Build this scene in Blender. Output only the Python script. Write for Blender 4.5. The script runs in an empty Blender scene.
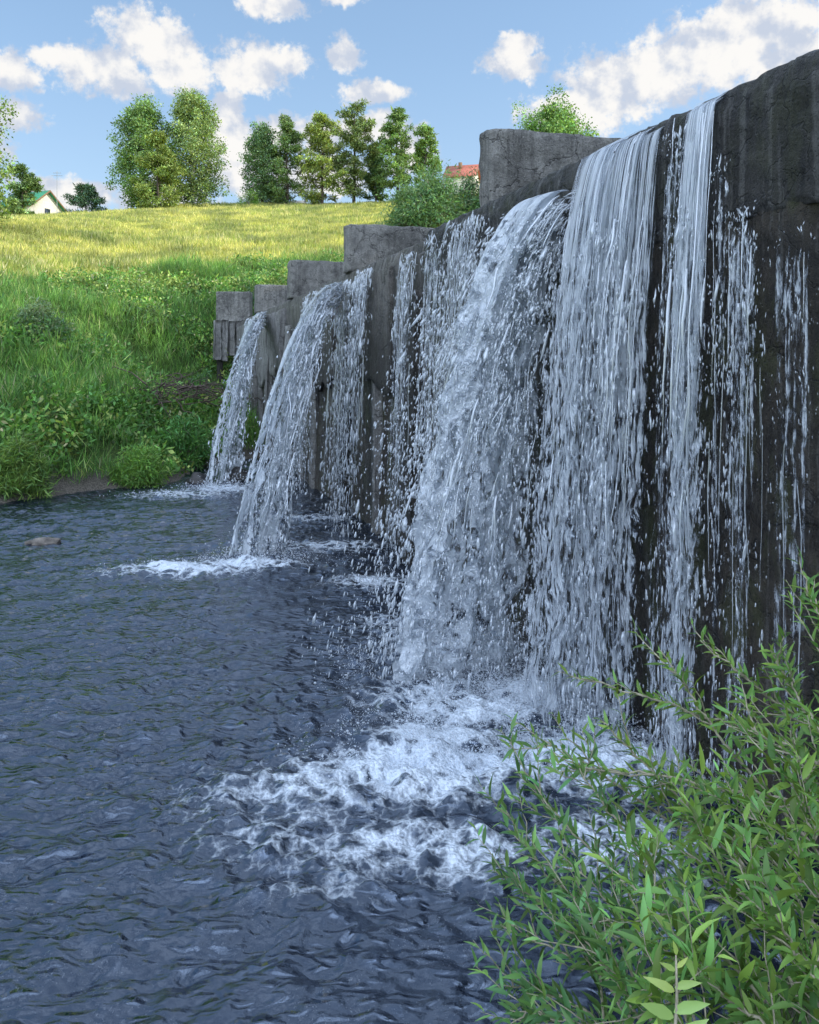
import bpy, math
import numpy as np
from mathutils import Vector

R = math.radians
rng = np.random.default_rng(7)
scene = bpy.context.scene
COL = scene.collection

# ------------------------------------------------------------------ camera constants
F, CX, HY, CAMZ = 850.0, 409.5, 365.0, 2.4
def at(px, py, Y):
    return np.array([(px - CX) / F * Y, Y, CAMZ + (HY - py) / F * Y])
def onwater(px, py):
    Y = F * CAMZ / (py - HY)
    return np.array([(px - CX) / F * Y, Y, 0.0])

# ------------------------------------------------------------------ noise
def _hash(i, j, k, seed):
    h = (i * 374761393 + j * 668265263 + k * 2147483647 + seed * 1274126177) & 0xFFFFFFFF
    h = ((h ^ (h >> 13)) * 1274126177) & 0xFFFFFFFF
    h = h ^ (h >> 16)
    return (h & 0xFFFFFF) / float(0xFFFFFF)
def vnoise(p, seed=0):
    p = np.asarray(p, float)
    i = np.floor(p).astype(np.int64); f = p - i
    f = f * f * (3 - 2 * f)
    r = 0
    for a in (0, 1):
        for b in (0, 1):
            for c in (0, 1):
                w = (f[..., 0] if a else 1 - f[..., 0]) * (f[..., 1] if b else 1 - f[..., 1]) * (f[..., 2] if c else 1 - f[..., 2])
                r = r + w * _hash(i[..., 0] + a, i[..., 1] + b, i[..., 2] + c, seed)
    return r
def fbm(p, octaves=4, seed=0, gain=0.5):
    p = np.asarray(p, float); s = 0; a = 1; t = 0
    for o in range(octaves):
        s = s + a * vnoise(p * (2.03 ** o) + o * 17.3, seed + o); t += a; a *= gain
    return s / t
def smooth(a, b, x):
    t = np.clip((x - a) / (b - a), 0, 1)
    return t * t * (3 - 2 * t)
def unit(v):
    return v / np.maximum(np.linalg.norm(v, axis=-1, keepdims=True), 1e-9)

# ------------------------------------------------------------------ mesh helpers
def make_mesh(name, verts, faces, mat=None, parent=None, uv=None, col=None, attrs=None, smooth_shade=True):
    """faces: one array (n,k) or a list of such arrays."""
    verts = np.asarray(verts, np.float32).reshape(-1, 3)
    if not isinstance(faces, (list, tuple)): faces = [faces]
    faces = [np.asarray(f, np.int32) for f in faces if len(f)]
    me = bpy.data.meshes.new(name)
    me.vertices.add(len(verts)); me.vertices.foreach_set('co', verts.ravel())
    loops = np.concatenate([f.ravel() for f in faces])
    sizes = np.concatenate([np.full(len(f), f.shape[1], np.int32) for f in faces])
    me.loops.add(len(loops)); me.loops.foreach_set('vertex_index', loops)
    me.polygons.add(len(sizes))
    me.polygons.foreach_set('loop_start', np.concatenate([[0], np.cumsum(sizes)[:-1]]).astype(np.int32))
    me.polygons.foreach_set('loop_total', sizes)
    if smooth_shade:
        me.polygons.foreach_set('use_smooth', np.ones(len(sizes), bool))
    me.update(calc_edges=True)
    if uv is not None:
        l = me.uv_layers.new(name='UVMap')
        l.data.foreach_set('uv', np.asarray(uv, np.float32)[loops].ravel())
    if col is not None:
        a = me.color_attributes.new('col', 'FLOAT_COLOR', 'POINT')
        c = np.ones((len(verts), 4), np.float32); c[:, :3] = col
        a.data.foreach_set('color', c.ravel())
    for k, v in (attrs or {}).items():
        a = me.attributes.new(k, 'FLOAT', 'POINT')
        a.data.foreach_set('value', np.asarray(v, np.float32).ravel())
    me.validate()
    o = bpy.data.objects.new(name, me)
    COL.objects.link(o)
    if mat: me.materials.append(mat)
    if parent is not None:
        o.parent = parent
        # children are modelled in world space: keep them there
        o.matrix_parent_inverse = parent.matrix_world.inverted()
    return o
def tag(o, label=None, cat=None, group=None, kind=None):
    if label: o['label'] = label
    if cat: o['category'] = cat
    if group: o['group'] = group
    if kind: o['kind'] = kind
    return o
def thing(name, label, cat, loc, group=None):
    o = bpy.data.objects.new(name, None); COL.objects.link(o)
    o.location = [float(v) for v in loc]; o.empty_display_size = 0.2
    o.matrix_world.translation = o.location
    return tag(o, label, cat, group)
class MB:
    """collects pieces into one mesh"""
    def __init__(s): s.v = []; s.f = {}; s.n = 0; s.c = []; s.u = []
    def add(s, v, faces, c=None, uv=None):
        v = np.asarray(v, float).reshape(-1, 3)
        if not isinstance(faces, (list, tuple)): faces = [faces]
        for f in faces:
            f = np.asarray(f, int)
            s.f.setdefault(f.shape[1], []).append(f + s.n)
        s.v.append(v); s.n += len(v)
        s.c.append(np.broadcast_to(np.array([1, 1, 1.]) if c is None else np.asarray(c, float), (len(v), 3)))
        return s
    def box(s, lo, hi, frame=None):
        lo = np.array(lo, float); hi = np.array(hi, float)
        q = np.array([[x, y, z] for z in (0, 1) for y in (0, 1) for x in (0, 1)], float)
        v = lo + q * (hi - lo)
        if frame is not None: v = frame(v)
        return s.add(v, np.array([[0, 2, 3, 1], [4, 5, 7, 6], [0, 1, 5, 4], [2, 6, 7, 3], [0, 4, 6, 2], [1, 3, 7, 5]]))
    def build(s, name, mat, parent=None, col=True, **k):
        return make_mesh(name, np.concatenate(s.v), [np.concatenate(f) for f in s.f.values()], mat, parent,
                         col=np.concatenate(s.c) if col else None, **k)
def tubes(C, Rad, sides=5, close=True):
    """C (N,M,3) centre lines, Rad (N,M) -> verts, quads"""
    C = np.asarray(C, float); N, M, _ = C.shape
    T = unit(np.gradient(C, axis=1))
    ref = np.where(np.abs(T[..., 2:3]) > 0.9, np.array([1., 0.2, 0]), np.array([0, 0, 1.]))
    A = unit(np.cross(T, ref)); B = np.cross(T, A)
    ang = np.arange(sides) * 2 * np.pi / sides
    V = C[:, :, None, :] + Rad[:, :, None, None] * (np.cos(ang)[None, None, :, None] * A[:, :, None, :] + np.sin(ang)[None, None, :, None] * B[:, :, None, :])
    idx = np.arange(N * M * sides).reshape(N, M, sides)
    a = idx[:, :-1, :]; b = idx[:, 1:, :]
    q = np.stack([a, np.roll(a, -1, 2), np.roll(b, -1, 2), b], -1).reshape(-1, 4)
    return V.reshape(-1, 3), q
def tube(pts, rad, sides=6, n=None):
    pts = np.asarray(pts, float); rad = np.asarray(rad, float)
    if n:
        t = np.linspace(0, len(pts) - 1, n); i = np.arange(len(pts))
        # Catmull-like smoothing through cosine of linear interpolation, then a box filter
        pts = np.stack([np.interp(t, i, pts[:, k]) for k in range(3)], 1)
        rad = np.interp(t, i, rad)
        for _ in range(2):
            q = pts.copy(); q[1:-1] = (pts[:-2] + 2 * pts[1:-1] + pts[2:]) / 4; pts = q
    v, q = tubes(pts[None], rad[None], sides)
    return v, q
def leaf_quads(P, D, Nn, L, W):
    """diamond leaves: base P, direction D, normal Nn, length L, width W -> verts (N*4), quads"""
    S = unit(np.cross(D, Nn)); L = L[:, None]; W = W[:, None]
    v = np.stack([P, P + D * L * .45 + S * W * .5, P + D * L, P + D * L * .45 - S * W * .5], 1)
    q = np.arange(len(P) * 4).reshape(-1, 4)
    return v.reshape(-1, 3), q
def rand_dirs(n):
    return unit(rng.normal(size=(n, 3)))

# ------------------------------------------------------------------ node helpers
def new_mat(name):
    m = bpy.data.materials.new(name); m.use_nodes = True
    nt = m.node_tree; nt.nodes.clear()
    out = nt.nodes.new('ShaderNodeOutputMaterial')
    return m, nt, out
class NT:
    def __init__(s, nt): s.nt = nt
    def n(s, t, **k):
        x = s.nt.nodes.new(t)
        for a, b in k.items():
            if a == 'i':
                for key, val in b.items():
                    if isinstance(val, bpy.types.NodeSocket): s.nt.links.new(val, x.inputs[key])
                    else: x.inputs[key].default_value = val
            else: setattr(x, a, b)
        return x
    def math(s, op, a, b=None, c=None, clamp=False):
        x = s.nt.nodes.new('ShaderNodeMath'); x.operation = op; x.use_clamp = clamp
        for k, v in enumerate((a, b, c)):
            if v is None: continue
            if isinstance(v, bpy.types.NodeSocket): s.nt.links.new(v, x.inputs[k])
            else: x.inputs[k].default_value = v
        return x.outputs[0]
    def vmath(s, op, a, b=None):
        x = s.nt.nodes.new('ShaderNodeVectorMath'); x.operation = op
        for k, v in enumerate((a, b)):
            if v is None: continue
            if isinstance(v, bpy.types.NodeSocket): s.nt.links.new(v, x.inputs[k])
            else: x.inputs[k].default_value = v
        return x.outputs['Value'] if op in ('LENGTH', 'DOT_PRODUCT', 'DISTANCE') else x.outputs[0]
    def mapr(s, v, a, b, c=0., d=1., mode='SMOOTHSTEP'):
        x = s.n('ShaderNodeMapRange', interpolation_type=mode)
        s.nt.links.new(v, x.inputs['Value'])
        for k, val in zip(('From Min', 'From Max', 'To Min', 'To Max'), (a, b, c, d)):
            if isinstance(val, bpy.types.NodeSocket): s.nt.links.new(val, x.inputs[k])
            else: x.inputs[k].default_value = val
        return x.outputs[0]
    def mix(s, f, a, b, blend='MIX'):
        x = s.n('ShaderNodeMix', data_type='RGBA', blend_type=blend)
        for sock, v in ((x.inputs[0], f), (x.inputs[6], a), (x.inputs[7], b)):
            if isinstance(v, bpy.types.NodeSocket): s.nt.links.new(v, sock)
            elif sock.type == 'RGBA': sock.default_value = (*v, 1) if len(v) == 3 else v
            else: sock.default_value = v
        return x.outputs[2]
    def noise(s, vec, scale, detail=4, rough=.55, dist=0., out=0):
        x = s.n('ShaderNodeTexNoise', i={'Scale': scale, 'Detail': detail, 'Roughness': rough, 'Distortion': dist})
        if vec is not None: s.nt.links.new(vec, x.inputs['Vector'])
        return x.outputs[out]
    def voro(s, vec, scale, feature='F1', rnd=1.):
        x = s.n('ShaderNodeTexVoronoi', feature=feature, i={'Scale': scale, 'Randomness': rnd})
        if vec is not None: s.nt.links.new(vec, x.inputs['Vector'])
        return x.outputs['Distance']
    def attr(s, name, out='Fac'):
        return s.n('ShaderNodeAttribute', attribute_name=name).outputs[out]
    def link(s, a, b): s.nt.links.new(a, b)
    def bump(s, h, strength, dist, normal=None):
        x = s.n('ShaderNodeBump', i={'Strength': strength, 'Distance': dist})
        s.nt.links.new(h, x.inputs['Height'])
        if normal is not None: s.nt.links.new(normal, x.inputs['Normal'])
        return x.outputs[0]
    def scalev(s, vec, sc):
        x = s.n('ShaderNodeMapping'); s.nt.links.new(vec, x.inputs['Vector']); x.inputs['Scale'].default_value = sc
        return x.outputs[0]

def leaf_material(name, transl=.35, rough=.5, tint=(1, 1, 1), nscale=None):
    m, nt, out = new_mat(name); T = NT(nt)
    c = T.attr('col', 'Color')
    if nscale:
        geo = T.n('ShaderNodeNewGeometry')
        nv = T.noise(geo.outputs['Position'], nscale, 3)
        c = T.mix(T.mapr(nv, .35, .65), T.mix(1., c, (.6, .65, .6), 'MULTIPLY'), T.mix(1., c, (1.25, 1.2, 1.0), 'MULTIPLY'))
    p = T.n('ShaderNodeBsdfPrincipled', i={'Base Color': c, 'Roughness': rough, 'Specular IOR Level': .35})
    tr = T.n('ShaderNodeBsdfTranslucent', i={'Color': T.mix(1., c, (1.25, 1.25, .55), 'MULTIPLY')})
    mx = T.n('ShaderNodeMixShader', i={0: transl, 1: p.outputs[0], 2: tr.outputs[0]})
    T.link(mx.outputs[0], out.inputs[0])
    return m
def plain_material(name, color, rough=.7, nscale=8., var=.35, bump=.3, metallic=0., bdist=.02):
    m, nt, out = new_mat(name); T = NT(nt)
    pos = T.n('ShaderNodeTexCoord').outputs['Object']
    nv = T.noise(pos, nscale, 6, .6)
    c = T.mix(T.mapr(nv, .3, .7), [x * (1 - var) for x in color], [min(1, x * (1 + var)) for x in color])
    p = T.n('ShaderNodeBsdfPrincipled', i={'Base Color': c, 'Roughness': rough, 'Metallic': metallic})
    T.link(T.bump(nv, bump, bdist), p.inputs['Normal'])
    T.link(p.outputs[0], out.inputs[0])
    return m

# ------------------------------------------------------------------ render settings, camera
scene.render.engine = 'CYCLES'
cy = scene.cycles
cy.use_denoising = True
try: cy.denoiser = 'OPENIMAGEDENOISE'
except Exception: pass
cy.max_bounces = 6; cy.diffuse_bounces = 3; cy.glossy_bounces = 4; cy.transmission_bounces = 6
cy.transparent_max_bounces = 16
cy.caustics_reflective = False; cy.caustics_refractive = False
cy.sample_clamp_indirect = 4.0
scene.view_settings.view_transform = 'Standard'
scene.view_settings.look = 'None'
scene.view_settings.exposure = 0
scene.view_settings.gamma = 1
cam_d = bpy.data.cameras.new('camera'); cam = bpy.data.objects.new('camera', cam_d); COL.objects.link(cam)
cam.location = (0, 0, CAMZ); cam.rotation_euler = (R(90), 0, 0)
cam_d.sensor_fit = 'AUTO'; cam_d.sensor_width = 36.0; cam_d.lens = F / 1024 * 36.0
cam_d.shift_y = -(512 - HY) / 1024.0
cam_d.clip_start = 0.05; cam_d.clip_end = 5000
scene.camera = cam

# ------------------------------------------------------------------ world and sun
SUN_AZ, SUN_EL = 94.0, 31.0     # azimuth from +Y towards +X
world = bpy.data.worlds.new('World'); scene.world = world; world.use_nodes = True
wn = world.node_tree; wn.nodes.clear(); W = NT(wn)
wout = wn.nodes.new('ShaderNodeOutputWorld')
sky = W.n('ShaderNodeTexSky', sky_type='NISHITA', sun_disc=False, sun_elevation=R(SUN_EL), sun_rotation=R(SUN_AZ), air_density=1.0, dust_density=0.6, ozone_density=2.0)
bg_sky = W.n('ShaderNodeBackground', i={'Color': sky.outputs[0], 'Strength': .15})
dirv = W.n('ShaderNodeTexCoord').outputs['Generated']
sep = W.n('ShaderNodeSeparateXYZ', i={0: dirv})
az = W.math('ARCTAN2', sep.outputs[0], sep.outputs[1])
hyp = W.math('SQRT', W.math('ADD', W.math('MULTIPLY', sep.outputs[0], sep.outputs[0]), W.math('MULTIPLY', sep.outputs[1], sep.outputs[1])))
el = W.math('ARCTAN2', sep.outputs[2], hyp)
ae = W.n('ShaderNodeCombineXYZ', i={0: az, 1: el, 2: 0.}).outputs[0]
warp_s = W.noise(ae, 9., 5, .6, out=1)
warp = W.vmath('ADD', ae, W.vmath('MULTIPLY', W.vmath('SUBTRACT', warp_s, (.5, .5, .5)), (.055, .045, 0)))
CLOUDS = [  # direction of each cumulus lobe: px-like bearing, elevation and size
    (150, 40, 48, 30), (105, 72, 55, 20), (180, 66, 40, 24), (10, 68, 30, 20), (48, 58, 24, 13),
    (252, 66, 52, 27), (282, 60, 32, 18), (228, 105, 22, 20), (342, 50, 18, 16), (372, 90, 34, 15), (14, 115, 28, 15),
    (275, 4, 36, 14), (345, -8, 26, 12), (228, 135, 30, 32), (240, 170, 34, 30),
    (282, 132, 40, 18), (330, 132, 44, 18), (385, 130, 34, 20), (415, 150, 24, 24), (300, 175, 90, 22),
    (515, 60, 38, 16), (522, 42, 26, 12), 
    (770, 26, 60, 30), (700, 56, 92, 38), (640, 80, 82, 34), (590, 106, 74, 24), (800, 60, 70, 42), (545, 112, 34, 13), (720, 20, 30, 18),
    (880, 60, 90, 60), (60, 190, 60, 16), (170, 200, 60, 20), (-60, 130, 60, 30), (-160, 40, 90, 40)]
acc = None
for (px, py, rx, ry) in CLOUDS:
    u = (px - CX) / F; a0 = math.atan(u); v = (HY - py) / F; e0 = math.atan(v / math.hypot(1, u))
    k = W.vmath('LENGTH', W.vmath('MULTIPLY', W.vmath('SUBTRACT', warp, (a0, e0, 0)), (F / rx * (1 + u * u) ** 0, F / ry, 0)))
    acc = k if acc is None else W.math('MINIMUM', acc, k)
fine = W.noise(ae, 30., 8, .66); fine2 = W.noise(ae, 95., 4, .6)
dens = W.math('ADD', W.math('SUBTRACT', 1., acc), W.math('ADD', W.math('MULTIPLY', W.math('SUBTRACT', fine, .5), 1.7), W.math('MULTIPLY', W.math('SUBTRACT', fine2, .5), .9)))
mask = W.mapr(dens, -.12, .38)
# unseen bright cumulus added over the rest of the sky to lift the shade
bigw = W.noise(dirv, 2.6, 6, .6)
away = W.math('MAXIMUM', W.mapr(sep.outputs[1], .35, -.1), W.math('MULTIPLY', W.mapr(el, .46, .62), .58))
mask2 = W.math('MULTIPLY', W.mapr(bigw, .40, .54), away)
up = W.mapr(sep.outputs[2], -.02, .03)
mask = W.math('MULTIPLY', W.math('MAXIMUM', mask, mask2), up, clamp=True)
lit = W.math('SUBTRACT', W.noise(ae, 21., 5, .55), W.noise(W.vmath('ADD', ae, (.013, .017, 0)), 21., 5, .55))
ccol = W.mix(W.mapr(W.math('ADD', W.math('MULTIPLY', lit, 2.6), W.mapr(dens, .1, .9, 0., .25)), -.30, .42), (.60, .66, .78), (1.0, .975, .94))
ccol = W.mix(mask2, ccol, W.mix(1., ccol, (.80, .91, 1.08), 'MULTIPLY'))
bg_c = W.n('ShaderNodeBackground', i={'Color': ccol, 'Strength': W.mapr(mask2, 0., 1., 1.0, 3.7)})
haze = W.n('ShaderNodeBackground', i={'Color': (.62, .78, .95, 1), 'Strength': .85})
hz = W.math('MULTIPLY', W.mapr(el, .42, .0), .35)
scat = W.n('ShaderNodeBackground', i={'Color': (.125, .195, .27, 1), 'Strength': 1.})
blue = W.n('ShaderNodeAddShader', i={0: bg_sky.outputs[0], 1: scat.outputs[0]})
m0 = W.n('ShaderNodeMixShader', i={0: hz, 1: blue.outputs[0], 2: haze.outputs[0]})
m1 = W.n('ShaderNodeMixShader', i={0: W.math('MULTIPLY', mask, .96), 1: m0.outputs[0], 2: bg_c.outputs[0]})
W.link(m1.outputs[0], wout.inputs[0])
sun_d = bpy.data.lights.new('sun', 'SUN'); sun_d.energy = 4.6; sun_d.angle = R(.5); sun_d.color = (1, .93, .80)
sun = bpy.data.objects.new('sun', sun_d); COL.objects.link(sun)
sdir = Vector((math.sin(R(SUN_AZ)) * math.cos(R(SUN_EL)), math.cos(R(SUN_AZ)) * math.cos(R(SUN_EL)), math.sin(R(SUN_EL))))
sun.rotation_euler = sdir.to_track_quat('Z', 'Y').to_euler()
sun.location = (60, 20, 60)

# ------------------------------------------------------------------ the dam's frame
WN = unit(np.array([-1.0, -.314, 0.])); WD = unit(np.array([-.314, 1.0, 0.]))
def wall_pt(Yw, o, z):
    Yw, o, z = np.broadcast_arrays(np.asarray(Yw, float), np.asarray(o, float), np.asarray(z, float))
    return np.stack([3.336 - .314 * Yw + o * WN[0], Yw + o * WN[1], z], -1)
def yw_of(px): return 3.336 / ((px - CX) / F + .314)
DAM_END = 30.5

# ------------------------------------------------------------------ terrain
POOL = np.array([[2.2, 3.6], [1.25, 3.15], [.62, 2.75], [.3, 2.1], [-1.5, 1.6], [-6, 0], [-12, -3], [-14, 6], [-9.6, 12], [-7.2, 14.4],
                 [-6.2, 15.9], [-5.0, 16.7], [-4.75, 17.6], [-4.9, 19.4], [-4.3, 21.3], [-3.4, 22.2], [-3.0, 21.5], [-2.6, 21.2], [2.0, 6.6]])
POOL[-1] = wall_pt(5, -.6, 0)[:2]; POOL[-2] = wall_pt(21.5, -.6, 0)[:2]; POOL[-3] = wall_pt(22.3, -.6, 0)[:2]
POOL[0] = wall_pt(3.7, -.6, 0)[:2]
RES = np.array([wall_pt(-8, -.7, 0)[:2], wall_pt(30.0, -.7, 0)[:2], [-3, 33], [2, 35], [8, 34], [11, 25], [12, 5], [12, -8]])
def poly_sd(P, poly):
    """signed distance, negative inside"""
    d = np.full(P.shape[:-1], 1e9); ins = np.zeros(P.shape[:-1], bool)
    n = len(poly)
    for i in range(n):
        a = poly[i]; b = poly[(i + 1) % n]; e = b - a; w = P - a
        t = np.clip((w @ e) / (e @ e), 0, 1)
        d = np.minimum(d, np.linalg.norm(w - t[..., None] * e, axis=-1))
        c = ((a[1] > P[..., 1]) != (b[1] > P[..., 1])) & (P[..., 0] < (b[0] - a[0]) * (P[..., 1] - a[1]) / (b[1] - a[1] + 1e-12) + a[0])
        ins ^= c
    return np.where(ins, -d, d)
PT = [0, .4, 2, 8, 16, 30, 70, 80, 130, 400, 5000]
PZ = [0, .22, .85, 3.3, 5.7, 9.1, 18.4, 19.3, 19.6, 18, 18]
def terrain_h(X, Y):
    P = np.stack([X, Y], -1)
    t = poly_sd(P, POOL); r = poly_sd(P, RES)
    h = np.interp(t, PT, PZ)
    h = h + .062 * (X + 31) * np.clip(t / 70, 0, 1) * np.where(np.abs(X) < 80, 1, 80 / np.maximum(np.abs(X), 1))
    h = h - .095 * np.maximum(0, np.minimum(-24 - X, 40)) * smooth(20, 60, t)
    h = h + (fbm(np.stack([X * .12, Y * .12, X * 0], -1), 3, 5) - .5) * .9 * smooth(3, 20, t)
    h = h + (fbm(np.stack([X * .9, Y * .9, X * 0], -1), 3, 9) - .5) * .22 * smooth(0, 2, t)
    h = h - 2.1 * np.exp(-(((X + 6.3) / 3.2) ** 2 + ((Y - 28) / 3.6) ** 2)) * smooth(0, 2, t)
    near = smooth(7.5, 4.0, Y)
    hn = np.minimum(.10 + .30 * np.maximum(t, 0), .85 + .02 * np.maximum(t, 0))
    h = np.where(t > 0, h * (1 - near) + hn * near, h)
    h = np.where(t < 0, np.maximum(-1.2, t * .45), h)
    behind = smooth(-.45, -.75, (X + .314 * Y - 3.336) / -1.048)   # 1 behind the dam line
    cap = np.where(r > 0, 4.0 + .34 * r, np.maximum(1.8, 4.0 + r * .6))
    hb = np.minimum(h if False else np.maximum(h, np.where(r < 0, -9, 4.0)), cap)
    h = np.where((behind > 0) & (t > 0), h * (1 - behind) + hb * behind, h)
    return h, t, r

def axis(segs):
    out = [segs[0][0]]
    for a, b, s in segs:
        n = max(1, int(round((b - a) / s))); out += list(a + (np.arange(n) + 1) * (b - a) / n)
    return np.array(out)
gx = axis([(-3000, -400, 200), (-400, -100, 25), (-100, -24, 4), (-24, -14, .8), (-14, 4, .25), (4, 16, .8), (16, 100, 6), (100, 400, 25), (400, 3000, 200)])
gy = axis([(-400, -40, 40), (-40, -6, 3), (-6, 0, .6), (0, 26, .25), (26, 42, .5), (42, 110, 1.5), (110, 400, 20), (400, 4000, 200)])
GX, GY = np.meshgrid(gx, gy)
H, TT, RR = terrain_h(GX, GY)
idx = np.arange(GX.size).reshape(GX.shape)
tq = np.stack([idx[:-1, :-1], idx[:-1, 1:], idx[1:, 1:], idx[1:, :-1]], -1).reshape(-1, 4)
m_ground, nt, out = new_mat('ground'); T = NT(nt)
pos = T.n('ShaderNodeNewGeometry').outputs['Position']
shore = T.attr('shore')
n1 = T.noise(pos, .35, 5); n2 = T.noise(pos, 6., 6, .65); n3 = T.noise(pos, 40., 4, .6)
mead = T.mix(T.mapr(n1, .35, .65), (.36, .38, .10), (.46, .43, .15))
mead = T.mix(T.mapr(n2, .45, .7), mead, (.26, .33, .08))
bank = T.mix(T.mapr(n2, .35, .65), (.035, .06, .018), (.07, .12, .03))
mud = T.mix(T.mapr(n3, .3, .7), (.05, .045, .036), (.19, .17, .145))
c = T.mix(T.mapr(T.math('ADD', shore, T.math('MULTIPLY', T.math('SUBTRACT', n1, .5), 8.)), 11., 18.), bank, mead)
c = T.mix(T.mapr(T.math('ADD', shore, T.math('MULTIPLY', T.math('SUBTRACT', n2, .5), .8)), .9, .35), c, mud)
p = T.n('ShaderNodeBsdfPrincipled', i={'Base Color': c, 'Roughness': .9, 'Specular IOR Level': .2})
T.link(T.bump(n3, .6, .04, T.bump(n2, .5, .1)), p.inputs['Normal'])
T.link(p.outputs[0], out.inputs[0])
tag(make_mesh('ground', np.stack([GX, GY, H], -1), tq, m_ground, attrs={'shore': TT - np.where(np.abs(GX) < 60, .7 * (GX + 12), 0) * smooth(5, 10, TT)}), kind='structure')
def gz(x, y):
    return terrain_h(np.asarray(x, float), np.asarray(y, float))[0]

# ------------------------------------------------------------------ pool water
FOAM = [  # px, py on the water plane, radius along x and y in metres, strength
    (470, 655, .75, .55, .85), (420, 775, .62, .42, 1.15), (500, 775, .5, .35, 1.0), (590, 765, .7, .5, 1.0), (620, 850, .6, .4, .75), (330, 790, .6, .4, .78),
    (390, 850, .55, .28, .72), (290, 840, .6, .35, .56), (235, 800, .5, .4, .48), (470, 860, .35, .3, .8), (330, 890, .5, .22, .42),
    (185, 572, .9, .35, 1.0), (250, 566, .7, .35, .95), (120, 577, .5, .2, .5), (330, 548, .8, .4, .8), (375, 585, .6, .35, .8), (310, 520, .9, .35, .6), (395, 625, .5, .4, .55), (430, 700, .6, .5, .72),
    (180, 496, 1.3, .7, .6), (225, 490, .8, .8, .75), (540, 700, .6, .4, 1.0), (480, 715, .6, .35, .95), (440, 745, .5, .3, 1.0), (430, 640, .5, .5, .8), (680, 760, .5, .4, .7), (740, 780, .5, .4, .5), (660, 900, .4, .3, .5)]
def foam_amount(x, y):
    f = np.zeros_like(x)
    for (px, py, rx, ry, a) in FOAM:
        c = onwater(px, py)
        f = np.maximum(f, a * np.exp(-(((x - c[0]) / rx) ** 2 + ((y - c[1]) / ry) ** 2)))
    return f
wx = axis([(-16, -8, .10), (-8, -2.2, .045), (-2.2, 2.6, .018), (2.6, 3.4, .2)])
wy = axis([(-4, 2.0, .2), (2.0, 2.9, .03), (2.9, 8, .02), (8, 14, .04), (14, 23, .08)])
WX, WY = np.meshgrid(wx, wy)
WF = foam_amount(WX, WY)
def waves(x, y):
    z = np.zeros_like(x)
    q = np.stack([x, y, 0 * x], -1)
    wxp = x + (fbm(q * 1.3, 3, 31) - .5) * .7; wyp = y + (fbm(q * 1.3, 3, 47) - .5) * .7
    r2 = np.random.default_rng(3)
    # wind ripples running away from the falls
    for k in range(40):
        lam = .075 * (1.05 ** k)
        ang = r2.normal(-2.2, .75); ph = r2.uniform(0, 6.28); a = .0013 * lam ** .45
        sn = np.sin((np.cos(ang) * wxp + np.sin(ang) * wyp) * 2 * np.pi / lam + ph)
        z += a * (sn + .5 * sn * np.abs(sn))
    # rings spreading from where each fall lands
    for (px, py, amp, reach) in ((240, 563, .0065, 2.4), (185, 572, .005, 2.), (215, 487, .007, 2.6), (480, 670, .0055, 2.2), (420, 720, .005, 2.4), (560, 750, .0055, 2.), (330, 545, .005, 2.), (375, 585, .005, 2.), (640, 760, .005, 1.6)):
        c = onwater(px, py); d = np.hypot(wxp * .6 + x * .4 - c[0], wyp * .6 + y * .4 - c[1])
        for m in range(5):
            lam = r2.uniform(.11, .38)
            z += amp * lam ** .4 * .7 * np.sin(d * 2 * np.pi / lam + r2.uniform(0, 6.28)) * np.exp(-d / reach)
    return z * (.45 + 1.1 * fbm(q * .9, 3, 61))
WZ = waves(WX, WY); WZ0 = WZ.copy()
q3 = np.stack([WX, WY, 0 * WX], -1)
def chop(x, y):
    q = np.stack([x, y, 0 * x], -1)
    wq_ = q + .34 * (np.stack([fbm(q * 2.2, 3, 81), fbm(q * 2.2, 3, 83), 0 * x], -1) - .5)
    # short steep wavelets, crests lying roughly across the outflow
    c_, s_ = math.cos(.28), math.sin(.28)
    u = wq_[..., 0] * c_ + wq_[..., 1] * s_; v = -wq_[..., 0] * s_ + wq_[..., 1] * c_
    h = 0
    for i, (fu, fv, a) in enumerate(((1.7, 3.2, .017), (3.6, 6.8, .0165), (7.5, 11.5, .0125), (14., 21., .0068))):
        n = vnoise(np.stack([u * fu, v * fv, 0 * u + i * 3.7], -1), 91 + i)
        h = h + a * (1 - np.abs(2 * n - 1)) ** 1.6
    return (h - .02) * 1.4 * (.45 + 1.1 * fbm(q * .8, 2, 67))
def bubbles(q, sc, seed):
    g = q[..., :2] * sc; i0 = np.floor(g).astype(np.int64); best = np.full(g.shape[:-1], 9.)
    for a in (-1, 0, 1):
        for b in (-1, 0, 1):
            ii = i0[..., 0] + a; jj = i0[..., 1] + b
            cx_ = ii + _hash(ii, jj, jj * 0, seed); cy_ = jj + _hash(ii, jj, jj * 0, seed + 1)
            best = np.minimum(best, (g[..., 0] - cx_) ** 2 + (g[..., 1] - cy_) ** 2)
    return np.sqrt(np.maximum(0, 1 - np.minimum(best * 1.5, 1)))
WZ += WF * ((fbm(q3 * 6, 4, 71) - .38) * .16 + .03 * bubbles(q3 + .05 * fbm(q3 * 9, 2, 5)[..., None], 12., 3) + .012 * bubbles(q3, 26., 8)) + chop(WX, WY)
idx = np.arange(WX.size).reshape(WX.shape)
wq = np.stack([idx[:-1, :-1], idx[:-1, 1:], idx[1:, 1:], idx[1:, :-1]], -1).reshape(-1, 4)
m_pool, nt, out = new_mat('pool_water'); T = NT(nt)
pos = T.n('ShaderNodeNewGeometry').outputs['Position']
foam = T.attr('foam')
wv = T.noise(pos, 3.2, 4, .6, out=1)
wpos = T.vmath('ADD', pos, T.vmath('MULTIPLY', T.vmath('SUBTRACT', wv, (.5, .5, .5)), (.20, .20, 0)))
e1 = T.voro(T.scalev(wpos, (1, 1, 0)), 6.5, 'DISTANCE_TO_EDGE')
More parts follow.
